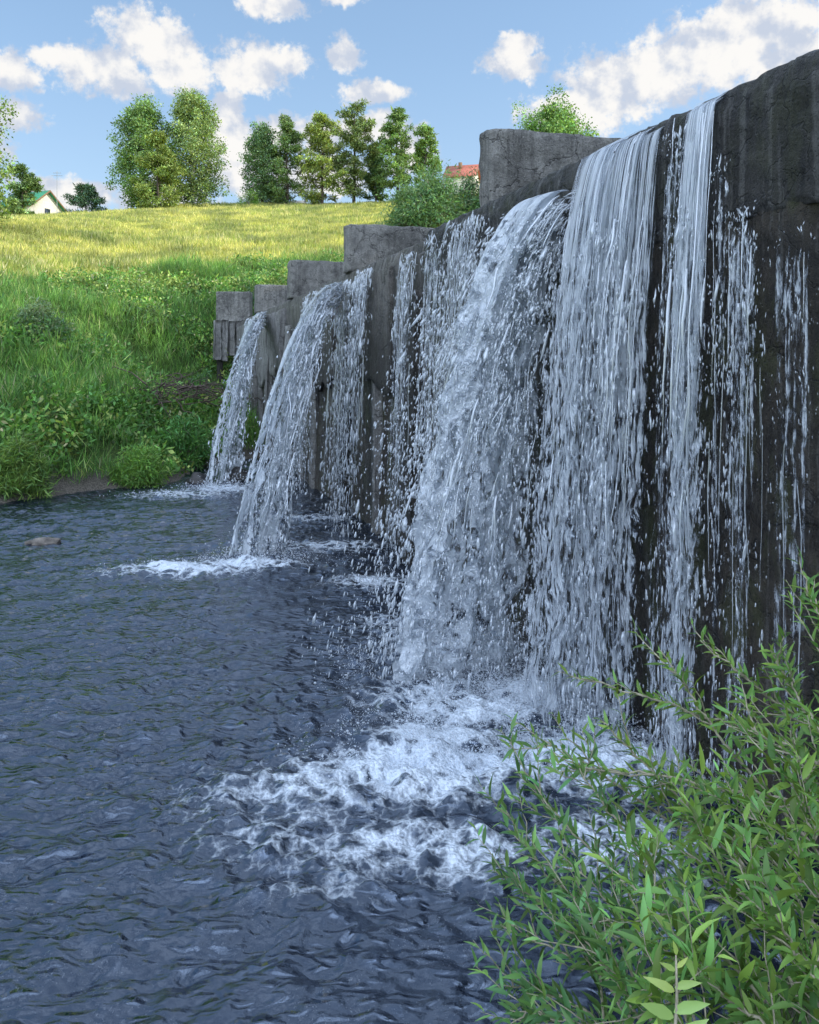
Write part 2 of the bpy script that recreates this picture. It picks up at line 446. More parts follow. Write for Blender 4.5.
e2 = T.voro(T.scalev(wpos, (1, 1, 0)), 19., 'DISTANCE_TO_EDGE')
lace = T.math('ADD', T.math('MULTIPLY', e1, 1.15), T.math('MULTIPLY', e2, .55))          # low on the net of foam
fn = T.noise(pos, 13., 6, .65); fn2 = T.noise(pos, 55., 3, .6)
lev = T.math('ADD', T.math('MULTIPLY', T.math('SUBTRACT', foam, .40), .62), T.math('MULTIPLY', T.math('SUBTRACT', fn, .5), .42))
lev = T.math('ADD', lev, T.math('MULTIPLY', T.math('SUBTRACT', fn2, .5), .25))
fm = T.mapr(T.math('SUBTRACT', lev, T.math('MULTIPLY', lace, .8)), -.20, .16)
fm = T.math('MULTIPLY', fm, T.mapr(foam, .08, .3), clamp=True)
speck = T.math('MULTIPLY', T.mapr(T.noise(pos, 70., 5, .75), .56, .68), T.mapr(T.noise(pos, 2.2, 4), .42, .68, 0., .34))
fm = T.math('MAXIMUM', fm, speck)
rg = T.n('ShaderNodeTexNoise', noise_type='RIDGED_MULTIFRACTAL', normalize=True, i={'Scale': 9., 'Detail': 5., 'Roughness': .55, 'Distortion': .4})
T.link(T.scalev(pos, (1, 2.2, 1)), rg.inputs['Vector']); b1 = rg.outputs[0]; b2 = T.noise(pos, 60., 4, .65)
nrm = T.bump(b2, .25, .008, T.bump(b1, .8, .030))
wat0 = T.n('ShaderNodeBsdfPrincipled', i={'Base Color': (.006, .010, .020, 1), 'Roughness': .035, 'IOR': 1.45, 'Specular IOR Level': .9, 'Specular Tint': (.76, .88, 1, 1)})
T.link(nrm, wat0.inputs['Normal'])
wgl = T.n('ShaderNodeBsdfGlossy', i={'Color': (.54, .70, .98, 1), 'Roughness': .04}); T.link(nrm, wgl.inputs['Normal'])
crest = T.attr('crest')
wat = T.n('ShaderNodeMixShader', i={0: T.math('ADD', .085, T.math('MULTIPLY', T.mapr(crest, .35, 1.), .10)), 1: wat0.outputs[0], 2: wgl.outputs[0]})
bub = T.math('SUBTRACT', 1., T.voro(pos, 45., 'F1'))
fo = T.n('ShaderNodeBsdfPrincipled', i={'Base Color': (.78, .87, .97, 1), 'Roughness': .4, 'Subsurface Weight': .0})
T.link(T.bump(T.math('ADD', bub, T.math('MULTIPLY', fm, .8)), .8, .018, T.bump(fn, .4, .04)), fo.inputs['Normal'])
mx = T.n('ShaderNodeMixShader', i={0: T.math('MULTIPLY', fm, .92), 1: wat.outputs[0], 2: fo.outputs[0]})
T.link(mx.outputs[0], out.inputs[0])
tag(make_mesh('pool_water', np.stack([WX, WY, WZ], -1), wq, m_pool, attrs={'foam': WF, 'crest': np.clip((WZ0 - np.median(WZ0)) / .03 + .35, 0, 1)}), kind='structure')
m_res = plain_material('reservoir_water', (.02, .035, .05), .05, 2., .2, .25, bdist=.03)
rv = np.array([[*q, 3.87] for q in RES])
rv[:2, :2] = [wall_pt(-8, -.9, 0)[:2], wall_pt(30.0, -.9, 0)[:2]]
tag(make_mesh('reservoir_water', rv, np.arange(len(rv))[None], m_res, smooth_shade=False), kind='structure')

# ------------------------------------------------------------------ concrete
def concrete_mat(name, dark, light, wet=.5, moss=.3, streak=.8, pale_streak=0., wetline=False):
    m, nt, out = new_mat(name); T = NT(nt)
    pos = T.n('ShaderNodeNewGeometry').outputs['Position']
    n1 = T.noise(pos, 1.3, 6, .62); n2 = T.noise(pos, 9., 8, .72); n3 = T.noise(pos, 55., 6, .75)
    st = T.noise(T.scalev(pos, (7, 7, .5)), 1.6, 5, .6)
    c = T.mix(T.mapr(T.math('ADD', T.math('MULTIPLY', n1, .55), T.math('MULTIPLY', n2, .45)), .36, .64), dark, light)
    c = T.mix(T.math('MULTIPLY', T.mapr(st, .45, .68), streak), c, [x * .28 for x in dark])
    if pale_streak:
        st2 = T.noise(T.scalev(pos, (9, 9, .35)), 1.9, 4, .6)
        c = T.mix(T.math('MULTIPLY', T.mapr(st2, .52, .66), pale_streak), c, (.42, .42, .40))
    mossn = T.noise(T.scalev(pos, (3, 3, .9)), 1.7, 6, .65)
    c = T.mix(T.math('MULTIPLY', T.mapr(mossn, .48, .66), moss), c, (.062, .070, .022))
    c = T.mix(T.math('MULTIPLY', T.mapr(n3, .56, .70), .55), c, [min(1, x * 1.9) for x in light])
    c = T.mix(T.math('MULTIPLY', T.mapr(n3, .46, .34), .7), c, [x * .3 for x in dark])
    ck = T.voro(T.vmath('ADD', pos, T.vmath('MULTIPLY', T.noise(pos, 3., 4, .6, out=1), (.5, .5, .5))), 1.7, 'DISTANCE_TO_EDGE')
    c = T.mix(T.math('MULTIPLY', T.mapr(ck, .012, .0), .75), c, [x * .25 for x in dark])
    pit = T.voro(pos, 38., 'F1'); c = T.mix(T.math('MULTIPLY', T.mapr(pit, .22, .10), .6), c, [x * .3 for x in dark])
    if wetline:
        zz = T.n('ShaderNodeSeparateXYZ', i={0: pos}).outputs[2]
        wl = T.mapr(T.math('ADD', zz, T.math('MULTIPLY', T.math('SUBTRACT', st, .5), 2.6)), 3.5, 2.3)
        c = T.mix(T.math('MULTIPLY', wl, .82), c, T.mix(n2, (.010, .010, .009), (.040, .035, .028)))
    p = T.n('ShaderNodeBsdfPrincipled', i={'Base Color': c, 'Roughness': T.mapr(n2, .3, .7, .85 - wet * .7, .92 - wet * .35), 'Specular IOR Level': .5})
    hh = T.math('ADD', T.math('ADD', T.math('MULTIPLY', n2, 1.), T.math('MULTIPLY', n3, .45)), T.math('ADD', T.mapr(ck, 0., .02, 0., .25), T.mapr(pit, .05, .25, 0., .22)))
    T.link(T.bump(hh, 1., .07), p.inputs['Normal'])
    T.link(p.outputs[0], out.inputs[0])
    return m
m_wet = concrete_mat('wet_concrete', (.020, .017, .014), (.092, .076, .056), wet=.85, moss=.8, pale_streak=.2)
m_lip = concrete_mat('lip_concrete', (.018, .018, .018), (.068, .065, .060), wet=.85, moss=.45, streak=.95, pale_streak=.25)
m_face = concrete_mat('dam_face_concrete', (.06, .057, .052), (.23, .215, .195), wet=.55, moss=.35, streak=.9, pale_streak=.3, wetline=True)
m_dry = concrete_mat('dry_concrete', (.15, .147, .14), (.40, .39, .365), wet=.1, moss=.05, streak=.45)
m_pale = concrete_mat('pale_concrete', (.16, .157, .15), (.38, .375, .36), wet=.2, moss=.15, streak=.75, pale_streak=.6)

def slab(name, Y0, Y1, profile, mat, parent, res=.06, amp=.02, freq=6., seed=1, ragged=0., label=None, big_=1.):
    """a length of wall with the closed section profile [(o,z),...], roughened"""
    pr = np.array(profile, float); loop = []
    for a, b in zip(pr, np.roll(pr, -1, 0)):
        n = max(1, int(np.ceil(np.linalg.norm(b - a) / res)))
        loop += [a + (b - a) * k / n for k in range(n)]
    loop = np.array(loop); M = len(loop)
    ny = max(2, int((Y1 - Y0) / (res * 1.2)) + 1)
    ys = np.linspace(Y0, Y1, ny)
    P = wall_pt(ys[:, None], loop[None, :, 0], loop[None, :, 1])
    d = np.stack([fbm(P * freq, 4, seed + 11 * k) - .5 for k in range(3)], -1) * 2 * amp
    big = np.stack([fbm(P * freq * .25, 2, seed + 7 + 5 * k) - .5 for k in range(3)], -1) * 2 * amp * 1.2 * big_
    P2 = P + d + big
    if ragged:
        zmin = loop[:, 1].min(); low = np.exp(-(loop[:, 1] - zmin) / .25)
        P2[..., 2] += low[None] * (fbm(np.stack([ys * 2.3, 0 * ys, 0 * ys + seed], -1), 3, seed)[:, None] - .4) * ragged
    idx = np.arange(ny * M).reshape(ny, M)
    a = idx[:-1]; b = idx[1:]
    q = np.stack([a, np.roll(a, -1, 1), np.roll(b, -1, 1), b], -1).reshape(-1, 4)
    o = make_mesh(name, P2.reshape(-1, 3), [q, idx[0][None, ::-1].copy(), idx[-1][None]], mat, parent)
    if label: o['label'] = label
    return o
LIP = 3.965
dam = thing('dam_wall', 'long dark wet concrete dam wall with water pouring over its lip', 'dam', wall_pt(12, 0, 0))
slab('dam_body', -6, DAM_END, [(-.03, -1.2), (-.03, 3.25), (-.9, 3.25), (-.9, -1.2)], m_wet, dam, res=.12, amp=.06, freq=2.5, seed=3)
# near half: a thick wet beam with a rounded crest
slab('lip_beam', -6, 9.72, [(.085, 3.14), (.10, 3.20), (.10, 3.80), (.085, 3.87), (.06, LIP - .035), (.0, LIP - .008), (-.12, LIP), (-.55, LIP), (-.88, LIP - .02), (-.88, 3.27), (-.3, 3.20)],
     m_lip, dam, res=.035, amp=.026, freq=13, seed=21, ragged=.16, big_=.12, label='dark wet rough lip beam')
slab('face_slab', -6, 9.70, [(-.028, -1.15), (.075, -1.15), (.09, 1.2), (.085, 3.3), (-.028, 3.3)], m_wet, dam, res=.05, amp=.03, freq=9, seed=25)
# far half: a thinner crest on panels between piers
slab('crest_beam', 9.76, DAM_END, [(-.08, 3.27), (-.05, 3.72), (-.09, LIP - .05), (-.16, LIP - .02), (-.88, LIP - .02), (-.88, 3.27)],
     m_face, dam, res=.07, amp=.035, freq=4, seed=33)
PIERS = [8.45, 14.1, 19.6, 25.1]
k = 0
for a, b in [(9.85, 11.2), (11.25, 13.2), (14.75, 16.9), (16.95, 19.0), (20.2, 22.4), (22.45, 24.6), (25.7, 27.6), (27.65, 30.4)]:
    k += 1
    off = [.0, .05, .02, -.01, .05, .03, .06, .03][k - 1]
    bot = [2.5, 2.1, 2.0, 2.35, 2.2, 1.9, 2.5, 2.35][k - 1]
    slab('panel', a, b, [(-.115, bot), (.02 + off, bot), (.03 + off, 3.70), (-.045, 3.74), (-.115, 3.70)], [m_face, m_pale][k > 4], dam, res=.09, amp=.03, freq=4, seed=40 + k, ragged=.7)
for i, Yp in enumerate([10.4, 14.05, 19.55, 22.3, 25.05, 28.0]):
    slab('buttress', Yp - .22, Yp + .22, [(-.115, -1.1), (.16, -1.1), (.10, 2.2), (.04, 3.3), (-.115, 3.3)], m_face if i < 2 else m_pale, dam, res=.09, amp=.03, freq=4, seed=60 + i)
for i, (Yp, w) in enumerate([(12.1, .12), (16.6, .13), (17.9, .12), (24.0, .13), (26.6, .14), (29.2, .14)]):
    slab('post', Yp - w, Yp + w, [(-.115, -1.1), (.06, -1.1), (.05, 2.9), (-.115, 2.9)], m_pale, dam, res=.1, amp=.02, freq=4, seed=80 + i)

# wing wall at the far end: upright bleached slabs turned towards the pool
wing = thing('wing_wall', 'bleached wing wall of upright slabs at the far end of the dam', 'wall', at(228, 372, 29.9))
w0 = at(246, 320, 30.2); w1 = at(213, 320, 29.6)
wdir = unit((w1 - w0) * [1, 1, 0]); wln = np.linalg.norm((w1 - w0)[:2]); wnm = np.array([wdir[1], -wdir[0], 0]);
if wnm[1] > 0: wnm = -wnm
nsl = 5
for i in range(nsl):
    a = i / nsl * wln + .012; b = (i + 1) / nsl * wln - .012
    zt = 3.98 + rng.uniform(-.05, .04) - .10 * (nsl - 1 - i) / nsl * 0; zb = 2.55 + rng.uniform(-.12, .25)
    off = rng.uniform(-.05, .05)
    n = 6
    mb = MB(); 
    ua = np.linspace(a, b, 4); uz = np.linspace(zb, zt, 12); uo = np.array([off, off + .22])
    for o_ in (off + .22,):
        G = np.stack(np.meshgrid(ua, uz, indexing='ij'), -1)
        P = w0 * [1, 1, 0] + G[..., :1] * wdir + o_ * wnm + G[..., 1:] * np.array([0, 0, 1.])
        P = P + (fbm(P * 5, 3, 90 + i)[..., None] - .5) * .07
        ix = np.arange(P.shape[0] * P.shape[1]).reshape(P.shape[:2])
        Q = P - .22 * wnm; nP = ix.size
        ring = np.concatenate([ix[:, 0], ix[-1, 1:], ix[-2::-1, -1], ix[0, -2:0:-1]])
        rq = np.stack([ring, np.roll(ring, -1), np.roll(ring, -1) + nP, ring + nP], -1)
        fq = np.stack([ix[:-1, :-1], ix[1:, :-1], ix[1:, 1:], ix[:-1, 1:]], -1).reshape(-1, 4)
        mb.add(np.concatenate([P.reshape(-1, 3), Q.reshape(-1, 3)]), [fq, fq[:, ::-1] + nP, rq])
    mb.build('slab', m_pale, wing, col=False)
for q in (.25, .8):
    c0 = w0 * [1, 1, 0] + wdir * q * wln
    v, f = tube(np.array([c0 + [0, 0, .2], c0 + [.02, 0, 1.4], c0 + [0, .02, 2.75]]), [.13, .12, .11], 8, 9)
    MB().add(v, f).build('post', m_face, wing, col=False)

# piers standing on the crest, one mesh each
PIER_LABELS = ['tallest weathered concrete block on the dam crest, nearest the main fall', 'long grey concrete block on the crest below the round willow bush',
               'grey concrete block on the crest above the larger arching jet', 'small mossy concrete block on the crest behind the smaller arching jet', 'pale square concrete block farthest along the crest, above the wing wall']
for i, (pxl, pyt, Yp, ln, th, lab) in enumerate([(478, 135, 8.62, 2.3, .36, PIER_LABELS[0]), (343, 227, 14.35, 2.4, .42, PIER_LABELS[1]), (287, 262, 20.0, 2.2, .5, PIER_LABELS[2]),
                                               (254, 286, 25.6, 1.7, .6, PIER_LABELS[3]), (219, 293, 31.6, 1.25, .7, PIER_LABELS[4])]):
    top = at(pxl, pyt, Yp)[2]; c0 = at(pxl, pyt, Yp)
    if i == 4: ax = unit(np.array([1., .06, 0])); ay = np.array([-ax[1], ax[0], 0])
    else: ax = -WN; ay = WD
    zb = LIP - .02 if i < 4 else 3.6
    nx, ny, nz = int(ln / .06) + 1, int(th / .06) + 2, int((top - zb) / .06) + 2
    pts = {}; V = []; Fq = []
    def vid(a, b, c):
        if (a, b, c) not in pts:
            pts[(a, b, c)] = len(V); V.append((a / nx, b / ny, c / nz))
        return pts[(a, b, c)]
    for a in range(nx):
        for b in range(ny):
            Fq += [[vid(a, b, nz), vid(a + 1, b, nz), vid(a + 1, b + 1, nz), vid(a, b + 1, nz)], [vid(a, b, 0), vid(a, b + 1, 0), vid(a + 1, b + 1, 0), vid(a + 1, b, 0)]]
        for c in range(nz):
            Fq += [[vid(a, 0, c), vid(a + 1, 0, c), vid(a + 1, 0, c + 1), vid(a, 0, c + 1)], [vid(a, ny, c), vid(a, ny, c + 1), vid(a + 1, ny, c + 1), vid(a + 1, ny, c)]]
    for b in range(ny):
        for c in range(nz):
            Fq += [[vid(0, b, c), vid(0, b, c + 1), vid(0, b + 1, c + 1), vid(0, b + 1, c)], [vid(nx, b, c), vid(nx, b + 1, c), vid(nx, b + 1, c + 1), vid(nx, b, c + 1)]]
    V = np.array(V)
    L3 = np.array([ln, th, top - zb]); lp = V * L3
    # round the upright and top edges
    rr = .035
    inner = np.clip(lp, [rr, rr, -9], L3 - [rr, rr, rr]); dv = lp - inner; dl = np.linalg.norm(dv, axis=1, keepdims=True)
    lp = np.where(dl > 1e-6, inner + dv / np.maximum(dl, 1e-6) * np.minimum(dl, rr), lp)
    base = np.array([c0[0], c0[1], zb])
    P = base + lp[:, :1] * ax + (lp[:, 1:2] - th) * ay * (1 if i < 4 else 1) + lp[:, 2:] * np.array([0, 0, 1.])
    if i < 4: P = base + lp[:, :1] * ax + (lp[:, 1:2] - th) * ay + lp[:, 2:] * np.array([0, 0, 1.])
    P = P + np.stack([fbm(P * 7, 4, 100 + i * 3 + k) - .5 for k in range(3)], -1) * .05
    o = make_mesh('concrete_pier', P, np.array(Fq), m_dry)
    tag(o, lab, 'concrete block', 'concrete blocks along the dam crest')

# ------------------------------------------------------------------ falling water
def falling_mat(name, mode):
    """uv.x metres across, uv.y metres along the flow; attributes: fall 0..1, edge 0..1"""
    m, nt, out = new_mat(name); T = NT(nt)
    uv = T.n('ShaderNodeUVMap', uv_map='UVMap').outputs[0]
    fall = T.attr('fall'); edge = T.attr('edge'); seedv = T.attr('layer')
    off = T.n('ShaderNodeCombineXYZ', i={0: T.math('MULTIPLY', seedv, 7.3), 1: T.math('MULTIPLY', seedv, 3.1), 2: seedv}).outputs[0]
    uv = T.vmath('ADD', uv, off)
    if mode == 'film':
        wob = T.noise(T.scalev(uv, (5, 2.6, 1)), 1., 3, .5, out=1)
        wobs = T.vmath('MULTIPLY', T.vmath('SUBTRACT', wob, (.5, .5, .5)), T.n('ShaderNodeCombineXYZ', i={0: T.mapr(fall, .05, .9, .02, .24), 1: .2, 2: 0.}).outputs[0])
        u2 = T.vmath('ADD', uv, wobs)
        s1 = T.noise(T.scalev(u2, (26, .55, 1)), 1., 3, .55); s2 = T.noise(T.scalev(u2, (80, 1.1, 1)), 1., 3, .6)
        br = T.noise(T.scalev(u2, (24, 6.5, 1)), 1., 5, .65)
        strand = T.math('ADD', T.math('MULTIPLY', s1, .55), T.math('MULTIPLY', s2, .45))
        val = T.math('ADD', strand, T.math('MULTIPLY', T.math('SUBTRACT', br, .5), T.mapr(fall, .12, .8, .15, 1.35)))
        thr = T.mapr(fall, 0., 1., .470, .505, 'LINEAR')
    elif mode == 'lace':
        wob = T.noise(T.scalev(uv, (9, 5, 1)), 1., 3, .5, out=1)
        u2 = T.vmath('ADD', uv, T.vmath('MULTIPLY', T.vmath('SUBTRACT', wob, (.5, .5, .5)), (.14, .22, 0)))
        e1 = T.voro(T.scalev(u2, (9, 4.2, 1)), 1., 'SMOOTH_F1'); e2 = T.voro(T.scalev(u2, (21, 10, 1)), 1., 'F1')
        br = T.noise(T.scalev(u2, (30, 12, 1)), 1., 5, .65); s2 = T.noise(T.scalev(u2, (16, 1.2, 1)), 1., 3, .6)
        big = T.noise(T.scalev(uv, (3.2, 1.7, 1)), 1., 3, .6)
        val = T.math('ADD', T.math('ADD', T.math('MULTIPLY', e1, .42), T.math('MULTIPLY', e2, .30)), T.math('ADD', T.math('MULTIPLY', br, .45), T.math('MULTIPLY', s2, .25)))
        val = T.math('ADD', val, T.math('MULTIPLY', T.math('SUBTRACT', big, .5), .50))
        thr = T.mapr(fall, 0., 1., .555, .635, 'LINEAR')
    else:
        br = T.noise(T.scalev(uv, (34, 9, 1)), 1., 5, .65); s2 = T.noise(T.scalev(uv, (30, 1.0, 1)), 1., 3, .6)
        val = T.math('ADD', T.math('MULTIPLY', br, .5), T.math('MULTIPLY', s2, .5))
        val = T.math('SUBTRACT', val, T.mapr(fall, .0, .24, .22, 0.))
        thr = T.mapr(fall, 0., 1., .50, .56, 'LINEAR')
    val = T.math('ADD', val, T.math('MULTIPLY', T.math('SUBTRACT', edge, 1.), .62 if mode == 'lace' else .42))
    a = T.mapr(T.math('SUBTRACT', val, thr), -.10 if mode == 'film' else -.05, .07)
    a = T.math('MULTIPLY', a, T.mapr(edge, 0., .5 if mode == 'lace' else .15), clamp=True)
    nrm = T.bump(val, 1., .10 if mode != 'film' else .06)
    body = T.n('ShaderNodeBsdfPrincipled', i={'Base Color': T.mix(a, (.09, .15, .27), (.86, .93, 1.0)), 'Roughness': .18, 'IOR': 1.4, 'Specular IOR Level': .8})
    T.link(nrm, body.inputs['Normal'])
    tl = T.n('ShaderNodeBsdfTranslucent', i={'Color': (.82, .90, 1, 1)})
    gl = T.n('ShaderNodeBsdfGlossy', i={'Color': (.86, .93, 1, 1), 'Roughness': .10}); T.link(nrm, gl.inputs['Normal'])
    b1 = T.n('ShaderNodeMixShader', i={0: .34, 1: body.outputs[0], 2: gl.outputs[0]})
    b2 = T.n('ShaderNodeMixShader', i={0: .25, 1: b1.outputs[0], 2: tl.outputs[0]})
    tr = T.n('ShaderNodeBsdfTransparent')
    mx = T.n('ShaderNodeMixShader', i={0: T.math('MULTIPLY', a, .9), 1: tr.outputs[0], 2: b2.outputs[0]})
    T.link(mx.outputs[0], out.inputs[0])
    return m
m_film = falling_mat('falling_film', 'film'); m_lace = falling_mat('falling_lace', 'lace'); m_trick = falling_mat('falling_trickle', 'trickle')
m_drop, nt, out = new_mat('water_drops'); T = NT(nt)
p1 = T.n('ShaderNodeBsdfPrincipled', i={'Base Color': (.86, .93, 1, 1), 'Roughness': .15, 'Specular IOR Level': .8, 'IOR': 1.4})
p2 = T.n('ShaderNodeBsdfPrincipled', i={'Base Color': (.9, .95, 1, 1), 'Roughness': .03, 'Transmission Weight': 1., 'IOR': 1.33})
g1 = T.n('ShaderNodeBsdfGlossy', i={'Color': (.9, .95, 1, 1), 'Roughness': .08})
mx0 = T.n('ShaderNodeMixShader', i={0: .45, 1: p1.outputs[0], 2: p2.outputs[0]})
mx1 = T.n('ShaderNodeMixShader', i={0: .22, 1: mx0.outputs[0], 2: g1.outputs[0]})
tr = T.n('ShaderNodeBsdfTransparent')
mx = T.n('ShaderNodeMixShader', i={0: .78, 1: tr.outputs[0], 2: mx1.outputs[0]})
T.link(mx.outputs[0], out.inputs[0])
G = 9.81
def ballistic(Y0, o0, z0, vo, vs, vz, t):
    """wall-frame throw: start Y0,o0,z0; outward, along-wall and vertical speeds; time t -> world"""
    o = o0 + vo * t; s = Y0 + vs * t; z = z0 + vz * t - .5 * G * t * t
    return wall_pt(s, o, z)
def tfall(z0, vz, z1=0.): return (vz + np.sqrt(vz * vz + 2 * G * np.maximum(z0 - z1, 0))) / G
def sheet(mb, Y0, Y1, o0, z0, vo, vz, nu, nv, layer, crest=0., vs=0., amp=.02, end=0., arch=0., tmax=None, spread=0., ufreq=9., vvar=.10):
    """adds one curtain to the collector: columns across Y0..Y1 following their throw"""
    u = np.linspace(0, 1, nu); Yc = Y0 + (Y1 - Y0) * u
    ww = (Y1 - Y0) * 1.048
    vo_u = vo * (1 + vvar * (fbm(np.stack([u * abs(ww) * 3, 0 * u + layer, 0 * u], -1), 2, 5) - .5) * 2)
    o_u = o0 + arch * np.sqrt(np.maximum(0, 1 - (2 * u - 1) ** 2))
    z_u = z0 + (arch * .5) * np.sqrt(np.maximum(0, 1 - (2 * u - 1) ** 2))
    T1 = tfall(z_u, vz, end) if tmax is None else np.full(nu, tmax)
    tt = np.linspace(0, 1, nv)
    t = tt[None] ** .75 * T1[:, None]
    P = ballistic(Yc[:, None] + spread * (u[:, None] - .5) * t, o_u[:, None], z_u[:, None], vo_u[:, None], vs, vz, t)
    if crest:
        nc = 10
        cc = np.linspace(-crest, 0, nc + 1)[:-1]
        zz = z0 + .095 * np.where(cc < -.24, 1., 1 - ((cc + .24) / .24) ** 2)
        Pc = wall_pt(np.broadcast_to(Yc[:, None], (nu, nc)), o_u[:, None] + cc[None], np.broadcast_to(zz[None], (nu, nc)))
        P = np.concatenate([Pc, P], 1); tt = np.concatenate([np.zeros(nc), tt])
    seg = np.linalg.norm(np.diff(P, axis=1), axis=-1); L = np.concatenate([np.zeros((nu, 1)), np.cumsum(seg, 1)], 1)
    fall = np.broadcast_to(tt[None], L.shape)
    q = np.stack([np.broadcast_to(u[:, None] * abs(ww) * ufreq, L.shape), L * 1.2, np.full_like(L, layer * 9.1)], -1)
    d = (fbm(q, 3, 200 + layer) - .5) * 2 * amp * (.35 + 1.6 * fall)
    d2 = (fbm(np.stack([q[..., 0] * .8, L * 5, q[..., 2]], -1), 3, 230 + layer) - .5) * 2 * amp * fall * 1.5
    P = P + (d + d2)[..., None] * WN + ((fbm(q * [.7, 2.2, 1], 3, 260 + layer) - .5) * 2 * amp * fall * 1.2)[..., None] * WD
    ed = np.minimum(u, 1 - u) * 2
    E = np.broadcast_to(smooth(0, .5, ed)[:, None], L.shape)
    uvs = np.stack([np.broadcast_to((u * abs(ww))[:, None], L.shape), L], -1)
    nV = P.shape[1]; ix = np.arange(nu * nV).reshape(nu, nV)
    f = np.stack([ix[:-1, :-1], ix[1:, :-1], ix[1:, 1:], ix[:-1, 1:]], -1).reshape(-1, 4)
    mb.append((P.reshape(-1, 3), f, uvs.reshape(-1, 2), fall.ravel(), E.ravel(), np.full(P.shape[0] * P.shape[1], layer, float)))
def build_sheets(name, mb, mat, parent):
    off = 0; F_ = []
    for s in mb: F_.append(s[1] + off); off += len(s[0])
    return make_mesh(name, np.concatenate([s[0] for s in mb]), np.concatenate(F_), mat, parent, uv=np.concatenate([s[2] for s in mb]),
                     attrs={'fall': np.concatenate([s[3] for s in mb]), 'edge': np.concatenate([s[4] for s in mb]), 'layer': np.concatenate([s[5] for s in mb])})
ICO_V = None
def ico():
    global ICO_V, ICO_F
    if ICO_V is None:
        t = (1 + 5 ** .5) / 2
        ICO_V = unit(np.array([[-1, t, 0], [1, t, 0], [-1, -t, 0], [1, -t, 0], [0, -1, t], [0, 1, t], [0, -1, -t], [0, 1, -t], [t, 0, -1], [t, 0, 1], [-t, 0, -1], [-t, 0, 1]], float))
        ICO_F = np.array([[0, 11, 5], [0, 5, 1], [0, 1, 7], [0, 7, 10], [0, 10, 11], [1, 5, 9], [5, 11, 4], [11, 10, 2], [10, 7, 6], [7, 1, 8], [3, 9, 4], [3, 4, 2], [3, 2, 6], [3, 6, 8], [3, 8, 9], [4, 9, 5], [2, 4, 11], [6, 2, 10], [8, 6, 7], [9, 8, 1]])
    return ICO_V, ICO_F
def drops(P, D, size, aspect):
    """elongated lumpy drops at P along D"""
    n = len(P); V, Fc = ico()
    A = unit(np.cross(D, rand_dirs(n))); B = np.cross(D, A)
    rad = size[:, None] * rng.uniform(.6, 1.25, (n, 12))
    v = P[:, None] + rad[..., None] * (V[None, :, 0:1] * A[:, None] + V[None, :, 1:2] * B[:, None] + V[None, :, 2:3] * (D * aspect[:, None])[:, None])
    f = (Fc[None] + (np.arange(n) * 12)[:, None, None]).reshape(-1, 3)
    return v.reshape(-1, 3), f
def throw_drops(n, Yr, o_r, zr, vo_r, vs_r, vz, tf, jit, size, aspect, zend=0., power=1., clump=0.):
    n = int(n * 1.9)
    Y0 = rng.uniform(*Yr, n); k = (Y0 - Yr[0]) / (Yr[1] - Yr[0] + 1e-9)
    o0 = rng.uniform(*o_r, n); z0 = rng.uniform(*zr, n)
    vo = rng.uniform(*vo_r, n); vs = rng.uniform(*vs_r, n)
    T1 = tfall(z0, vz, zend)
    if clump:   # drops gather on shared threads
        kk = np.floor(k * clump); kk = kk + rng.normal(0, .18, n)
        Y0 = Yr[0] + (kk + .5) / clump * (Yr[1] - Yr[0])
    t = (tf[0] + (tf[1] - tf[0]) * rng.uniform(0, 1, n) ** power) * T1
    P = ballistic(Y0, o0, z0, vo, vs, vz, t)
    P += rng.normal(size=(n, 3)) * (jit * (t / T1))[:, None]
    P[:, 2] = np.maximum(P[:, 2], zend + .01)
    vel = vo[:, None] * WN + vs[:, None] * WD + np.stack([0 * t, 0 * t, vz - G * t], -1) + rng.normal(size=(n, 3)) * .35
    fq = 1.0 if size > .0066 else 1.35
    nz_ = fbm(P * np.array([9., 9., 4.2]) * fq, 3, 611) + .10 * (fbm(P * 22., 2, 613) - .5)
    kp = nz_ > .505 + rng.normal(0, .035, n)
    sz = .78 * size * rng.lognormal(0, .5, n) * (.75 + 2.2 * np.clip(nz_ - .5, 0, .25))
    return drops(P[kp], unit(vel)[kp], sz[kp], 1.35 * rng.uniform(*aspect, n)[kp])
def splash_drops(n, px, py, rx, ry, h, size, zoff=0.):
    n = int(n * 1.3)
    c = onwater(px, py)
    P = np.stack([c[0] + rx * .62 * rng.normal(size=n), c[1] + ry * .62 * rng.normal(size=n), 0 * np.zeros(n)], -1)
    rr = np.hypot((P[:, 0] - c[0]) / rx, (P[:, 1] - c[1]) / ry)
    lump = fbm(P * [5.5, 5.5, 0], 3, 631)
    P[:, 2] = zoff + .02 + h * rng.exponential(.30, n) * np.exp(-rr * 1.1) * (.25 + 2.2 * np.clip(lump - .35, 0, 1))
    kp = (lump > .46 + rng.normal(0, .05, n)) & (rr < 1.9); P = P[kp]; n = len(P)
    V = np.array([[1, 0, 0], [-1, 0, 0], [0, 1, 0], [0, -1, 0], [0, 0, 1], [0, 0, -1]], float)
    Fc = np.array([[0, 2, 4], [2, 1, 4], [1, 3, 4], [3, 0, 4], [2, 0, 5], [1, 2, 5], [3, 1, 5], [0, 3, 5]])
    sz = size * .62 * rng.lognormal(0, .5, n)
    v = P[:, None] + V[None] * sz[:, None, None] * rng.uniform(.7, 1.5, (n, 1, 3))
    return v.reshape(-1, 3), (Fc[None] + (np.arange(n) * 6)[:, None, None]).reshape(-1, 3), True
